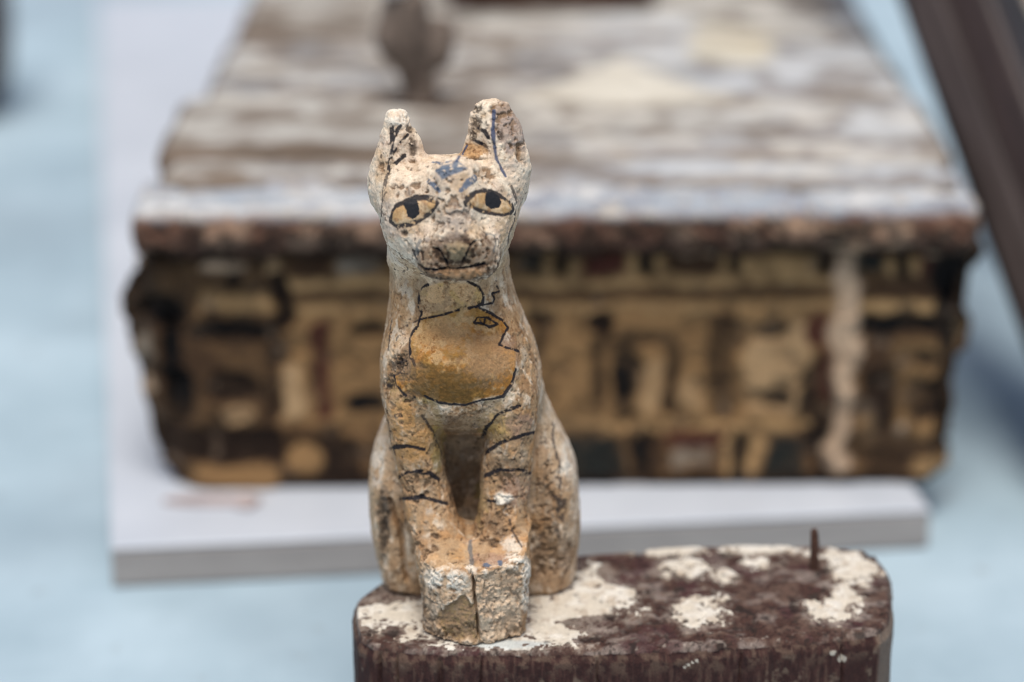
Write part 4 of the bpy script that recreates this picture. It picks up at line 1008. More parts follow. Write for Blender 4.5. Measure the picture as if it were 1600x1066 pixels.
# ------------------------------------------------------------------ the pedestal block
MAT_BLOCK = col_mat("dark_maroon_wood", rough=0.75, grain=800, grain_mix=0.3, bump=0.6, bump_dist=0.0008, spec=0.25)
MAT_CRUST = col_mat("cream_plaster_crust", rough=0.95, grain=1100, grain_mix=0.14, bump=0.6, bump_dist=0.0008, spec=0.15)
MAT_IRON = noise_mat("rusty_iron", (0.035, 0.018, 0.013), (0.10, 0.05, 0.035), 300, rough=0.8, bump=0.5, bump_dist=0.0006)
BT = CAT_AT[2]
block = tag(empty("pedestal_block", (0.075, 1.40, 0.0)), "dark maroon wooden block with cream plaster remains and an iron nail", "pedestal")

def curve(pts, n):
    pts = np.asarray(pts, float)
    # smooth the corners a little, then resample evenly
    s = np.r_[0, np.cumsum(np.linalg.norm(np.diff(pts, axis=0), axis=1))]
    t = np.linspace(0, s[-1], n * 4)
    q = np.stack([np.interp(t, s, pts[:, k]) for k in (0, 1)], 1)
    w = 2 * (n // 140) + 1
    ker = np.ones(w) / w
    pad = np.pad(q, ((w // 2, w // 2), (0, 0)), mode='reflect', reflect_type='odd')
    q = np.stack([np.convolve(pad[:, k], ker, mode='valid') for k in (0, 1)], 1)
    s = np.r_[0, np.cumsum(np.linalg.norm(np.diff(q, axis=0), axis=1))]
    t = np.linspace(0, s[-1], n)
    return np.stack([np.interp(t, s, q[:, k]) for k in (0, 1)], 1)
NU, NV = 430, 172
cF = curve([(-0.0967, 1.3539), (-0.0942, 1.3385), (-0.0868, 1.3276), (-0.0629, 1.3217), (-0.0204, 1.3184), (0.0220, 1.3193), (0.0665, 1.3217), (0.1111, 1.3251), (0.1561, 1.3301), (0.2018, 1.3377), (0.2283, 1.3453), (0.2372, 1.3600)], NU)
cB = curve([(-0.0872, 1.4102), (-0.0792, 1.4167), (-0.0420, 1.4280), (0.0085, 1.4471), (0.0555, 1.4578), (0.1289, 1.4696), (0.2106, 1.4696), (0.2333, 1.4627), (0.2429, 1.4519)], NU)
cL = curve([(-0.0967, 1.3539), (-0.0989, 1.3714), (-0.0992, 1.3892), (-0.0872, 1.4102)], NV)
cR = curve([(0.2372, 1.3600), (0.2420, 1.3847), (0.2471, 1.4308), (0.2429, 1.4519)], NV)
sU = np.linspace(0, 1, NU)[:, None, None]; sV = np.linspace(0, 1, NV)[None, :, None]
XY = ((1 - sV) * cF[:, None] + sV * cB[:, None] + (1 - sU) * cL[None] + sU * cR[None]
      - ((1 - sU) * (1 - sV) * cF[0] + sU * (1 - sV) * cF[-1] + (1 - sU) * sV * cB[0] + sU * sV * cB[-1]))
top = np.concatenate([XY.reshape(-1, 2), np.zeros((NU * NV, 1))], 1)
iu, iv = np.meshgrid(np.arange(NU), np.arange(NV), indexing='ij')
dist = np.minimum(np.minimum(iu, NU - 1 - iu), np.minimum(iv, NV - 1 - iv)).ravel() * 0.8          # mm from the rim
TM = top * 1000
t1 = fbm(TM, 30, 200, 4); t2 = fbm(TM, 8, 201, 4); t3 = fbm(TM, 2.2, 202, 3); t4 = vnoise(TM, 0.9, 203)
under = 1 - sstep(0.9, 1.5, np.sqrt(((top[:, 0] + 0.0235) / 0.066) ** 2 + ((top[:, 1] - 1.375) / 0.065) ** 2))
hz = (t1 - 0.5) * 3.4 + (t2 - 0.5) * 2.4 + (t3 - 0.5) * 1.0 + (t4 - 0.5) * 0.25
hz = hz * (1 - 0.75 * under) - 0.3
rim = np.clip(1 - dist / (5.5 + 5 * (t2 - 0.5)), 0, 1)
hz -= rim ** 2 * (3.2 + 5 * (t2 - 0.5))
hz -= 1.4 * (1 - sstep(0.36, 0.44, t2)) * (1 - under)
# front rim gnawed away more
top[:, 2] = BT + hz / 1000.0
c = np.tile(np.array([0.056, 0.027, 0.021]), (len(top), 1))
c = mixc(c, np.array([0.12, 0.074, 0.055]), sstep(0.45, 0.60, t2) * 0.75)
c = mixc(c, np.array([0.26, 0.215, 0.19]), sstep(0.50, 0.66, fbm(TM, (14, 9, 14), 204, 4)) * 0.6)
c = mixc(c, np.array([0.055, 0.020, 0.022]), sstep(0.55, 0.65, fbm(TM, 20, 205, 3)) * 0.7)
c = mixc(c, np.array([0.018, 0.012, 0.010]), np.maximum(sstep(0.56, 0.66, t3) * 0.7, sstep(0.56, 0.66, fbm(TM, 7, 208, 4)) * 0.8))
c = mixc(c, np.array([0.32, 0.27, 0.23]), sstep(0.62, 0.72, fbm(TM, 3.4, 206, 3)) * 0.55 * sstep(6, 2, np.abs(dist - 5)))
PB = [(-0.073, 1.372, .034, .022, 1.0), (-0.045, 1.345, .030, .020, .9), (-0.010, 1.331, .045, .013, .9), (0.018, 1.350, .032, .020, 1.0), (0.045, 1.392, .036, .034, 1.1), (0.028, 1.37, .03, .03, 1.0),
      (0.1138, 1.4356, 0.0177, 0.0193, 1.00), (0.0462, 1.4010, 0.0215, 0.0326, 0.90), (0.1170, 1.3740, 0.0187, 0.0243, 1.10), (0.2025, 1.3758, 0.0187, 0.0198, 1.10), (0.2242, 1.4327, 0.0168, 0.0270, 1.20), (0.1635, 1.4403, 0.0118, 0.0087, 0.90), (0.1382, 1.4195, 0.0075, 0.0113, 0.90), (0.1068, 1.4588, 0.0299, 0.0079, 1.10), (0.1624, 1.4597, 0.0299, 0.0079, 1.10), (0.2130, 1.4539, 0.0170, 0.0098, 1.00), (0.2143, 1.3983, 0.0107, 0.0203, 0.90), (0.0401, 1.3539, 0.0241, 0.0157, 0.60), (0.0760, 1.3937, 0.0058, 0.0091, 0.60),
      (-0.02, 1.38, .060, .050, .7)]
mask = np.full(len(top), -1.0)
for x, y, rx, ry, a in PB:
    mask = np.maximum(mask, a * (1.0 - np.sqrt(((top[:, 0] - x) / rx) ** 2 + ((top[:, 1] - y) / ry) ** 2)))
mask0 = mask + (t2 - 0.5) * 1.9 + (t1 - 0.5) * 0.8
mask = mask0 + (t3 - 0.5) * 1.3 + (fbm(TM, 4.5, 207, 4) - 0.5) * 1.4 - 0.09
for x, y, rx, ry in ((0.058, 1.352, .03, .012), (-0.088, 1.40, .03, .018), (0.075, 1.425, .018, .02)):
    mask -= 0.8 * (1 - sstep(0.7, 1.3, np.sqrt(((top[:, 0] - x) / rx) ** 2 + ((top[:, 1] - y) / ry) ** 2)))
dustm = sstep(-0.45, 0.10, mask0 - 0.1 + (t3 - 0.5) * 1.2) * sstep(0.35, 0.6, t3 * 0.5 + t4 * 0.5 + 0.05)
c = mixc(c, np.array([0.40, 0.34, 0.285]), dustm * 0.45)
c = np.clip(c * (0.75 + 0.5 * t4)[:, None], 0.004, 0.9)

# sides: rows going down from the rim
idx = np.arange(NU * NV).reshape(NU, NV)
ring = np.concatenate([idx[:, 0], idx[-1, 1:], idx[-2::-1, -1], idx[0, -2:0:-1]])
nr = len(ring)
ctr = np.array([0.075, 1.40])
rt = top[ring]
ang = rt[:, :2] - ctr
# outward normals along the rim
tn = np.roll(rt[:, :2], -3, axis=0) - np.roll(rt[:, :2], 3, axis=0)
on = np.stack([tn[:, 1], -tn[:, 0]], 1); on /= np.linalg.norm(on, axis=1)[:, None] + 1e-9
depths = np.r_[np.linspace(1.0, 34, 40), np.linspace(38, 162.5, 18)] / 1000.0
rows = []; rowc = []
arc = np.cumsum(np.linalg.norm(np.diff(rt[:, :2], axis=0, append=rt[:1, :2]), axis=1)) * 1000
for dz in depths:
    z = np.maximum(rt[:, 2] - dz, 0.0) if dz < 0.16 else np.zeros(nr)
    p3 = np.stack([rt[:, 0] * 1000, rt[:, 1] * 1000, z * 1000], 1)
    s1 = fbm(p3, (12, 12, 30), 210, 4); s2 = fbm(p3, (2.2, 2.2, 16), 211, 4); s3 = fbm(p3, (0.9, 0.9, 5), 212, 3); s4 = fbm(p3, 5, 214, 4)
    dmm = dz * 1000
    bul = 2.2 * sstep(0, 6, dmm) + (s1 - 0.5) * 2.2 + (s2 - 0.5) * 0.7 + (s3 - 0.5) * 0.4 + (s4 - 0.5) * 1.6 * sstep(14, 2, dmm)
    crack = np.zeros(nr)
    for cx, wd in ((-0.0815, 1.0), (-0.0440, 1.4), (-0.0705, 0.6), (-0.019, 0.6), (0.052, 0.5), (0.141, 0.6), (0.205, 0.8)):
        fr = (on[:, 1] < -0.3)
        wob = (fbm(np.stack([p3[:, 2] * 0 + cx * 1000, p3[:, 2] * 0, p3[:, 2]], 1), 9, 213, 2) - 0.5) * 3.0
        crack = np.maximum(crack, np.exp(-(((p3[:, 0] - cx * 1000) + wob) / wd) ** 2) * fr * sstep(1, 5, dmm))
    bul -= crack * 3.0
    xy = rt[:, :2] + on * (bul / 1000.0)[:, None]
    rows.append(np.c_[xy, z])
    cc = np.tile(np.array([0.036, 0.014, 0.012]), (nr, 1))
    cc = mixc(cc, np.array([0.070, 0.031, 0.025]), sstep(0.46, 0.62, s2) * 0.6)
    cc = mixc(cc, np.array([0.018, 0.009, 0.009]), sstep(0.54, 0.66, s3) * 0.5)
    cc = mixc(cc, np.array([0.115, 0.072, 0.052]), sstep(0.42, 0.60, s4) * 0.8 * (1 - sstep(5, 18, dmm + (s1 - 0.5) * 14)))
    cc = mixc(cc, np.array([0.13, 0.085, 0.06]), sstep(0.62, 0.70, s2) * 0.3)
    for sx_, sz_, sr_ in ((0.1065, 149.5, .9), (0.1085, 151.0, 1.0), (0.1110, 152.2, .9), (0.1135, 153.4, 1.1), (0.199, 152.5, 1.8), (0.205, 147.5, 2.2)):
        cc = mixc(cc, np.array([0.55, 0.50, 0.42]), (1 - sstep(0.7, 1.2, np.hypot(p3[:, 0] - sx_ * 1000, p3[:, 2] - sz_) / sr_ + (s3 - 0.5) * 1.5)) * (on[:, 1] < -0.3) * 0.85)
    cc = mixc(cc, np.array([0.22, 0.165, 0.12]), sstep(0.60, 0.70, s1 * 0.5 + s4 * 0.5) * 0.5)
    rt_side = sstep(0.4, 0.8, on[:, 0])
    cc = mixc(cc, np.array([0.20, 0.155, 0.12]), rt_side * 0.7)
    rowc.append(np.clip(cc, 0.004, 0.9))
allv = np.concatenate([top] + rows); allc = np.concatenate([c] + rowc)
ff = [grid_faces(NU, NV)]
prev = ring
for k in range(len(rows)):
    cur = NU * NV + k * nr + np.arange(nr)
    ff.append(np.stack([prev, cur, np.roll(cur, -1), np.roll(prev, -1)], 1))
    prev = cur
off = np.array([0.075, 1.40, 0.0])
mesh_obj("wood_body", allv - off, np.concatenate(ff), MAT_BLOCK, block, allc)

# plaster crust: a layer of its own with thickness, broken edges
th = np.clip(mask, -0.05, 0.30) * 4.0 * (1 - 0.8 * under) + (t3 - 0.5) * 0.5 * (mask > 0.05)
cv = top.copy(); cv[:, 2] += th / 1000.0
fsel = grid_faces(NU, NV); fsel = fsel[(mask[fsel] > -0.03).all(1) & (dist[fsel] > 2.0).all(1)]
uq, inv = np.unique(fsel, return_inverse=True)
pc_ = np.tile(np.array([0.60, 0.545, 0.46]), (len(top), 1))
pc_ = mixc(pc_, np.array([0.70, 0.665, 0.60]), sstep(0.45, 0.62, fbm(TM, 9, 220, 4)) * 0.8)
pc_ = mixc(pc_, np.array([0.42, 0.34, 0.26]), sstep(0.52, 0.66, fbm(TM, 6, 221, 4)) * 0.6)
pc_ = mixc(pc_, np.array([0.18, 0.13, 0.105]), (1 - sstep(0.0, 0.12, mask)) * 0.6)
pc_ = mixc(pc_, np.array([0.06, 0.045, 0.04]), sstep(0.64, 0.72, fbm(TM, 4.5, 222, 4)) * 0.7)
pc_ = mixc(pc_, np.array([0.45, 0.55, 0.60]), (1 - sstep(0.6, 1.2, np.hypot((top[:, 0] + 0.005) / 0.03, (top[:, 1] - 1.327) / 0.006))) * 0.5)
mesh_obj("plaster_crust", (cv - off)[uq], inv.reshape(fsel.shape).astype(np.int64), MAT_CRUST, block, pc_[uq] * (0.85 + 0.3 * t4[uq])[:, None])

# iron nail standing in the top
def lathe_local(name, prof, mat, parent, at, n=28, bend=0.0):
    Vv = []; F = []
    for r, z in prof:
        for k in range(n):
            a = 2 * math.pi * k / n
            rr = r * (1 + 0.10 * math.sin(3 * a + z * 400))
            Vv.append((rr * math.cos(a) + bend * z * z, rr * math.sin(a), z))
    for i in range(len(prof) - 1):
        for k in range(n):
            F.append([i * n + k, i * n + (k + 1) % n, (i + 1) * n + (k + 1) % n, (i + 1) * n + k])
    F.append([(len(prof) - 1) * n + k for k in range(n)])
    o = mesh_obj(name, Vv, F, mat, parent); o.location = at
    return o
lathe_local("nail", [(.0032, -.006), (.0031, .004), (.0028, .012), (.0029, .018), (.0026, .024), (.0024, .0275), (.0017, .0292), (.0008, .0297)], MAT_IRON, block, (0.1986 - 0.075, 1.4327 - 1.40, BT - 0.001), bend=-1.2)
CAT_AT = (-0.0247, 1.324, 0.163)
_n25 = np.array([0.0, -math.cos(math.radians(24)), math.sin(math.radians(24))])
_t25 = np.array([0.0, math.sin(math.radians(24)), math.cos(math.radians(24))])

def seg_dist(V, pts, reach):
    """distance from vertices to a 3-D polyline, computed only near it"""
    d = np.full(len(V), 1e3)
    pts = np.asarray(pts, float) / 10.0
    lo = pts.min(0) - reach; hi = pts.max(0) + reach
    idx = np.nonzero(((V > lo) & (V < hi)).all(1))[0]
    if len(idx) == 0:
        return d
    A = V[idx]; best = np.full(len(idx), 1e6)
    for a, b in zip(pts[:-1], pts[1:]):
        e = b - a; w = A - a
        t = np.clip((w @ e) / max(e @ e, 1e-9), 0, 1)
        q = w - t[:, None] * e
        best = np.minimum(best, (q * q).sum(1))
    d[idx] = np.sqrt(best)
    return d

def region_sd(V, pts):
    """signed distance in mm to an outline drawn on the front of the carving"""
    pts = np.asarray(pts, float) / 10.0
    P2 = np.stack([pts[:, 0], pts @ _t25], 1)
    sd = np.full(len(V), 99.0)
    lo = pts.min(0) - 14; hi = pts.max(0) + 14
    idx = np.nonzero(((V > lo) & (V < hi)).all(1))[0]
    sd[idx] = poly_sd(np.stack([V[idx, 0], V[idx] @ _t25], 1), P2)
    return sd

V, Q = surface_nets(cat_sdf, (-76, -9, -7), (76, 142, 348), 2.3)
for _k in range(2):
    V, Q = subdivide(V, Q)
    V = project(cat_sdf, V, 2 if _k == 0 else 1)
N0 = vert_normals(V, Q)
B = V.copy()                                         # the undamaged carving, where marks are looked up
front = sstep(-0.25, 0.15, -N0[:, 1] + 0.35 * np.abs(N0[:, 0]))

lump = fbm(B, 26, 1, 3)
mid = fbm(B, 6.5, 2, 4)
fine = fbm(B, 1.7, 3, 3)
gran = vnoise(B, 0.75, 31)
blotch = fbm(B, 15, 5, 4)
blotch2 = fbm(B, (9, 9, 16), 6, 4)
pitn = fbm(B, 3.0, 7, 3)
pitm = fbm(B, 18, 8, 3)

def spots(kind, soft=0.35, wob=0.9):
    m = np.zeros(len(B))
    for k, c, r in SPOTS:
        if k != kind: continue
        c = np.asarray(c, float) / 10
        dx = (B[:, 0] - c[0]) / r[0]; dt = ((B - c) @ _t25) / r[1]
        dn = (B - c) @ _n25
        q = np.sqrt(dx * dx + dt * dt) + (mid - 0.5) * 1.6 * wob + (fine - 0.5) * 0.9 * wob
        m = np.maximum(m, (1 - sstep(1 - soft, 1 + soft, q)) * (np.abs(dn) < 24))
    return m

S = {k: spots(k) for k in set(s[0] for s in SPOTS)}
S['dark'] = S['dark'] * sstep(0.40, 0.56, fine * 0.6 + mid * 0.4 + 0.05)
S['white'] = S['white'] * sstep(0.36, 0.50, mid * 0.6 + fine * 0.4)
sd = {k: region_sd(B, v) for k, v in REGIONS.items()}

# ---- relief, millimetres along the normal
D = (lump - 0.5) * 2.2 + (mid - 0.5) * 1.5 + (fine - 0.5) * 0.85 + (gran - 0.5) * 0.28
zone = np.clip(0.28 + 0.9 * S['muz'] + 0.9 * S['rough'] + 0.9 * S['brown'] + 0.6 * S['pink'] + 0.8 * S['dgrey'], 0, 1.2)
pits = sstep(0.60, 0.70, pitn + 0.16 * (pitm - 0.5) + 0.13 * zone - 0.05)
chips = sstep(0.56, 0.60, blotch2 + 0.10 * (mid - 0.5) + 0.05 * zone) * (1 - 0.5 * sstep(62, 74, B[:, 1]))
smoothpaint = np.clip(1 - sstep(0, 2.5, sd['BIB']), 0, 1) * 0.8
pits = pits * (1 - 0.85 * smoothpaint)
headz = sstep(226, 238, B[:, 2])
chips = chips * (1 - smoothpaint) * (1 - 0.75 * headz)
pits = pits * (1 - 0.35 * headz * (1 - np.clip(zone - 0.28, 0, 1)))
eyes = np.minimum(sd['EYE_L'], sd['EYE_R'])
calm = 1 - 0.9 * (1 - sstep(0.5, 3.0, eyes))
pits = pits * calm; chips = chips * calm
D = D * (1 - 0.5 * (1 - calm))
D -= pits * (0.5 + 0.8 * zone * (1 - 0.6 * S['muz']))
D -= S['muz'] * (fine - 0.5) * 1.3
D -= chips * 0.55
D -= S['dark'] * 1.3 + S['muz'] * (mid - 0.35) * 2.0 + S['nose'] * 0.7 + S['rough'] * (fine - 0.4) * 0.8
D -= S['brown'] * (0.5 + 1.2 * (mid - 0.4)) + S['dgrey'] * (0.5 + 1.6 * (blotch2 - 0.5))
D += S['white'] * (0.5 + 1.6 * (mid - 0.4)) + S['chip'] * (1.3 + 5 * (mid - 0.45) + 1.5 * (fine - 0.5)) + S['pale'] * 0.3
D += S['lip'] * 1.5
# the carved block of the paws is hacked rough, the left paw has lost its plaster low down
pawface = (1 - sstep(50, 53, B[:, 2])) * sstep(0.55, 0.85, -N0[:, 1]) * (1 - sstep(12, 20, B[:, 1]))
sd['REC'] = sd['REC'] + (fbm(B, 9, 90, 3) - 0.5) * 13 + (mid - 0.5) * 4
rec = (1 - sstep(-0.8, 0.7, sd['REC'] + (fine - 0.5) * 1.6)) * pawface
D -= rec * (1.5 + 1.4 * (mid - 0.4))
edge = np.exp(-((sd['REC'] - 0.7) / 0.6) ** 2)
edge = edge * sstep(14, 26, B[:, 2]) * sstep(0.35, 0.55, mid)
D += edge * 0.7 * pawface
D += pawface * ((mid - 0.5) * 2.2 + (fine - 0.5) * 0.9 - 0.9 * sstep(0.55, 0.68, blotch2))
# lower edge of the paw block is worn away in places
D -= sstep(9, 2, B[:, 2]) * (B[:, 1] < 62) * sstep(0.45, 0.7, fbm(B, 8, 44, 3)) * 1.6
# eyeballs swell slightly
D += 0.7 * (1 - sstep(-4, 0.5, eyes))
# brow ridges over the eyes
for w, dp, pts in CRACKS:
    dd = seg_dist(B, pts, 5)
    dd = dd + (fine - 0.5) * 0.7 + (mid - 0.5) * 0.8
    D -= dp * (1 - sstep(0.2 * w, 0.75 * w, dd))
ink = np.zeros(len(B)); ink2 = np.zeros(len(B)); blue = np.zeros(len(B)); blue2 = np.zeros(len(B)); teal = np.zeros(len(B)); greyl = np.zeros(len(B))
_layers = {'ink': ink, 'ink2': ink2, 'blue': blue, 'blue2': blue2, 'teal': teal, 'grey': greyl}
jit = (mid - 0.5) * 0.9 + (fine - 0.5) * 0.7
wvar = 0.78 + 0.5 * sstep(0.3, 0.7, fbm(B, 7, 66, 2))
for k, w, pts in STROKES:
    dd = seg_dist(B, pts, 4) + jit * (0.9 if k in ('ink', 'blue2') else 1.2)
    m = 1 - sstep(0.62 * w * wvar - 0.22, 0.62 * w * wvar + 0.30, dd)
    np.maximum(_layers[k], m, out=_layers[k])
wear = sstep(0.66, 0.56, fbm(B, 2.3, 61, 3) * 0.7 + blotch * 0.3)
ink *= np.clip(wear * 1.1 + 0.1, 0, 1)
ink2 *= sstep(0.66, 0.50, fbm(B, 2.6, 62, 3)) * 0.95
D -= ink * 0.12

P = V + N0 * D[:, None]
bottom = B[:, 2] < 0.3
P[bottom, 2] = np.maximum(P[bottom, 2], -0.8)

# ---- paint (surface colours, with shade painted in at belly and ear)
cream = np.array([0.70, 0.565, 0.43]); cream2 = np.array([0.80, 0.69, 0.545]); tan = np.array([0.46, 0.305, 0.165])
brown = np.array([0.20, 0.125, 0.072]); dark = np.array([0.045, 0.03, 0.022]); pinkg = np.array([0.43, 0.33, 0.28])
C = np.tile(cream, (len(B), 1))
C = mixc(C, cream2, sstep(0.45, 0.65, fbm(B, 5, 11, 3)) * 0.8)
C = mixc(C, tan, sstep(0.50, 0.68, blotch) * 0.62)
C = mixc(C, pinkg, sstep(0.54, 0.70, fbm(B, 12, 12, 4)) * 0.4)
neckz = sstep(150, 170, B[:, 2]) * sstep(236, 228, B[:, 2])
C = C * (1 - neckz[:, None] * np.array([0.0, 0.07, 0.16])[None])  # neck tinted warmer to cancel blue skylight in the chin's shade
# the body below the neck is browner and dirtier than the head
low = sstep(232, 205, B[:, 2]) * sstep(-10, 60, 110 - B[:, 1])
C = mixc(C, np.array([0.40, 0.235, 0.11]), low * sstep(0.26, 0.54, fbm(B, (9, 9, 15), 13, 4)) * 0.85)
C = mixc(C, np.array([0.235, 0.13, 0.062]), low * (1 - 0.55 * sstep(62, 74, B[:, 1])) * sstep(0.50, 0.66, fbm(B, (6, 6, 14), 14, 4)) * 0.75)
C = mixc(C, cream2 * 0.95, low * sstep(0.55, 0.67, fbm(B, (5, 5, 9), 15, 4)) * 0.6)
legz = sstep(150, 135, B[:, 2]) * sstep(72, 60, B[:, 1]) * sstep(40, 60, B[:, 2])
C = mixc(C, np.array([0.46, 0.255, 0.115]), legz * sstep(0.34, 0.56, fbm(B, (5, 5, 12), 16, 4)) * 0.75)
for k, col, a in (('belly_shade', (0.13, 0.083, 0.05), 0.8), ('peach', (0.62, 0.42, 0.24), 0.5), ('orange', (0.50, 0.27, 0.10), 0.75), ('ochre', (0.48, 0.31, 0.11), 0.8),  # belly brown darkened to paint shade between the forelegs
                  ('pinkb', (0.36, 0.23, 0.165), 0.75), ('pink', (0.37, 0.285, 0.245), 0.9)):  # pinkish grey on the ear's side, darkened to paint its shade
    C = mixc(C, np.array(col), S[k] * a)
# the breast ornament
bib = 1 - sstep(-0.8, 0.8, sd['BIB'] + jit * 1.5)
tb = np.clip((B @ _t25 - 158) / 40, 0, 1)
bc = np.tile(np.array([0.41, 0.18, 0.04]), (len(B), 1))
bc = mixc(bc, np.array([0.54, 0.29, 0.11]), sstep(0.45, 0.62, blotch) * 0.7)
bc = mixc(bc, np.array([0.36, 0.20, 0.055]), sstep(0.45, 0.6, fbm(B, 8, 21, 4)) * 0.7)
bc = mixc(bc, np.array([0.64, 0.44, 0.23]), sstep(0.56, 0.66, fbm(B, 5, 22, 3)) * 0.55)
C = C * (1 - bib[:, None]) + bc * bib[:, None]
C = mixc(C, np.array([0.155, 0.085, 0.026]), bib * S['olive'] * 0.85)
C = mixc(C, np.array([0.38, 0.23, 0.12]), bib * S['pinkb'] * 0.7)
C = mixc(C, np.array([0.62, 0.40, 0.20]), bib * S['peach'] * 0.6)
C = mixc(C, np.array([0.30, 0.22, 0.07]), (1 - bib) * S['olive'] * 0.7)
nk = 1 - sstep(-1, 1, sd['NECK'] + jit)
C = mixc(C, np.array([0.68, 0.43, 0.22]), nk * 0.9)
C = mixc(C, np.array([0.55, 0.36, 0.14]), nk * sstep(0.55, 0.65, fbm(B, 7, 23, 3)) * 0.7)
# bare wood and dirt in the damage
C = mixc(C, np.array([0.36, 0.25, 0.15]), np.clip(chips * 0.55, 0, 1))
C = mixc(C, brown, np.clip(pits * (0.35 + 0.6 * zone), 0, 0.9))
C = mixc(C, np.array([0.125, 0.072, 0.04]), S['muz'] * (0.75 + 0.25 * sstep(0.4, 0.6, mid)) * 0.97)
C = mixc(C, np.array([0.46, 0.35, 0.235]), S['muz'] * sstep(0.60, 0.72, fine) * 0.55)
C = mixc(C, np.array([0.05, 0.03, 0.02]), S['muz'] * sstep(0.52, 0.64, pitn) * 0.9)
C = mixc(C, np.array([0.05, 0.03, 0.022]), S['nose'] * 0.9)
C = mixc(C, np.array([0.34, 0.26, 0.155]), S['nose_pale'] * 0.7)  # paler tone inside the nose
C = mixc(C, np.array([0.40, 0.235, 0.12]), S['lip'] * 0.7)
C = mixc(C, np.array([0.36, 0.28, 0.22]), S['rough'] * (0.25 + 0.6 * sstep(0.5, 0.65, mid)))
C = mixc(C, np.array([0.40, 0.35, 0.31]), S['grey'] * 0.5)
C = mixc(C, np.array([0.25, 0.165, 0.10]), S['brown'] * (0.4 + 0.6 * sstep(0.42, 0.6, mid)) * 0.85)
C = mixc(C, np.array([0.14, 0.11, 0.085]), S['dgrey'] * (0.45 + 0.5 * sstep(0.4, 0.6, mid)))
C = mixc(C, dark, S['dark'] * 0.85)
# hacked face of the paws
C = mixc(C, np.array([0.66, 0.51, 0.365]), pawface * (0.45 + 0.5 * sstep(0.42, 0.6, blotch2)))
C = mixc(C, brown, pawface * sstep(0.57, 0.67, fbm(B, 3.2, 24, 3)) * 0.5)
C = mixc(C, np.array([0.24, 0.15, 0.082]), rec * 0.8)
C = mixc(C, np.array([0.36, 0.24, 0.12]), rec * sstep(0.5, 0.62, fbm(B, 1.9, 25, 3)) * 0.8)
C = mixc(C, cream2, edge * pawface * 0.75)
C = mixc(C, np.array([0.74, 0.69, 0.60]), np.maximum(S['pale'] * 0.6 * sstep(0.38, 0.5, mid), 0))
C = mixc(C, np.array([0.78, 0.715, 0.61]), np.maximum(S['white'], S['chip']) * 0.95)
# ink and pigment
C = mixc(C, np.array([0.075, 0.105, 0.125]), np.clip(teal, 0, 1) * 0.6)
C = mixc(C, np.array([0.095, 0.135, 0.20]), np.clip(blue, 0, 1) * 0.9 * sstep(0.70, 0.56, fbm(B, 1.8, 63, 3)))
bp_ = (1 - sstep(-0.6, 0.8, sd['BLUEP'] + jit * 2))
C = mixc(C, np.array([0.10, 0.14, 0.20]), bp_ * 0.9 * sstep(0.70, 0.56, fbm(B, 2.4, 64, 3)))
C = mixc(C, np.array([0.045, 0.07, 0.14]), np.clip(blue2, 0, 1) * 0.9)
C = mixc(C, np.array([0.15, 0.155, 0.16]), np.clip(greyl, 0, 1) * 0.8)
C = mixc(C, np.array([0.035, 0.03, 0.032]), np.clip(ink2, 0, 1) * 0.85)
C = mixc(C, np.array([0.014, 0.015, 0.022]), np.clip(ink, 0, 1) * 0.95)
speck = sstep(0.56, 0.68, fbm(B, 1.35, 81, 3)) * sstep(0.40, 0.62, fbm(B, 11, 82, 4) + 0.05 * low)
C = C * (1 - np.array([0.36, 0.44, 0.50])[None] * (speck * (1 - 0.6 * sstep(62, 74, B[:, 1])) * sstep(0.46, 0.60, fbm(B, 17, 84, 3)))[:, None])
C = mixc(C, np.array([0.030, 0.022, 0.018]), sstep(0.71, 0.77, fbm(B, 2.6, 83, 3)) * 0.7 * (1 - bib * 0.7))
C = np.clip(C * (0.86 + 0.28 * gran)[:, None] * (0.85 + 0.30 * fine)[:, None], 0.004, 0.9)

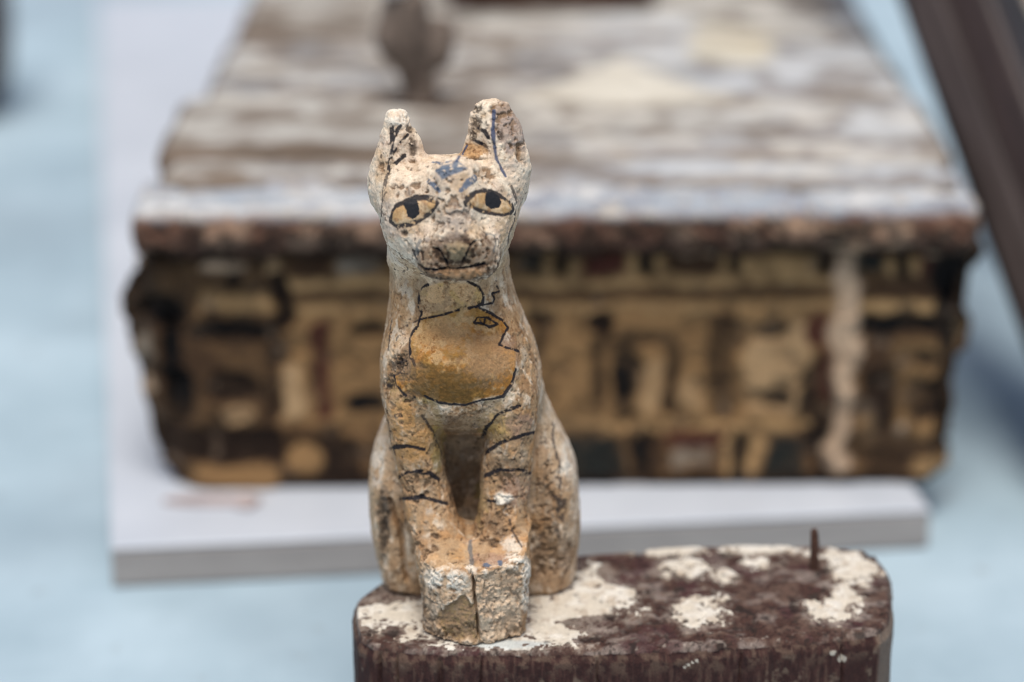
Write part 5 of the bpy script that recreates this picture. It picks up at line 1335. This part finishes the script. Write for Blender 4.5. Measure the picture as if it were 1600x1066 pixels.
# ---- the eyes are painted areas of their own: their faces leave the body and become parts
pup = np.minimum(sd['PUP_L'], sd['PUP_R'])
MAT_CAT = col_mat("chalky_plaster_on_wood", rough=0.92, grain=1500, grain_mix=0.16, bump=0.5, bump_dist=0.0004, spec=0.2)
MAT_EYE = col_mat("amber_paint", rough=0.75, grain=1300, grain_mix=0.2, bump=0.35, bump_dist=0.0003, spec=0.3)
MAT_PUPIL = col_mat("black_ink", rough=0.55, grain=1300, grain_mix=0.25, bump=0.35, bump_dist=0.0003, spec=0.4)

cat = tag(empty("cat_statue", CAT_AT), "plastered wooden cat statue seated upright with painted eyes and amber breast ornament", "statue")

def part_from(name, fsel, mat, parent, cols, lift=0.0):
    f = Q[fsel]
    u, inv = np.unique(f, return_inverse=True)
    vv = (P + N0 * lift)[u] / 1000.0
    return mesh_obj(name, vv, inv.reshape(f.shape).astype(np.int64), mat, parent, cols[u])

eye_c = np.tile(np.array([0.50, 0.31, 0.145]), (len(B), 1))
eye_c = mixc(eye_c, np.array([0.62, 0.46, 0.29]), sstep(0.42, 0.62, fbm(B, 4.5, 71, 3)) * 0.8)
eye_c = mixc(eye_c, np.array([0.30, 0.15, 0.07]), sstep(0.58, 0.70, fbm(B, 3.0, 72, 3)) * 0.6)
eye_c = mixc(eye_c, np.array([0.02, 0.02, 0.026]), np.clip(ink, 0, 1) * 0.95)
eye_c = eye_c * (0.8 + 0.4 * fine)[:, None]
pup_c = np.tile(np.array([0.010, 0.010, 0.013]), (len(B), 1)) * (0.6 + 0.8 * fine)[:, None]
fe = eyes[Q].max(1) < 0.9; fp = (pup + jit * 0.5)[Q].max(1) < 0.15
body = part_from("body", ~fe, MAT_CAT, cat, C)
for key in ('L', 'R'):
    s_e = (sd['EYE_' + key])[Q].max(1) < 0.9
    s_p = s_e & ((sd['PUP_' + key] + jit * 0.4)[Q].max(1) < 0.95)
    eye = part_from("eye", s_e & ~s_p, MAT_EYE, cat, eye_c)
    part_from("pupil", s_p, MAT_PUPIL, eye, pup_c)
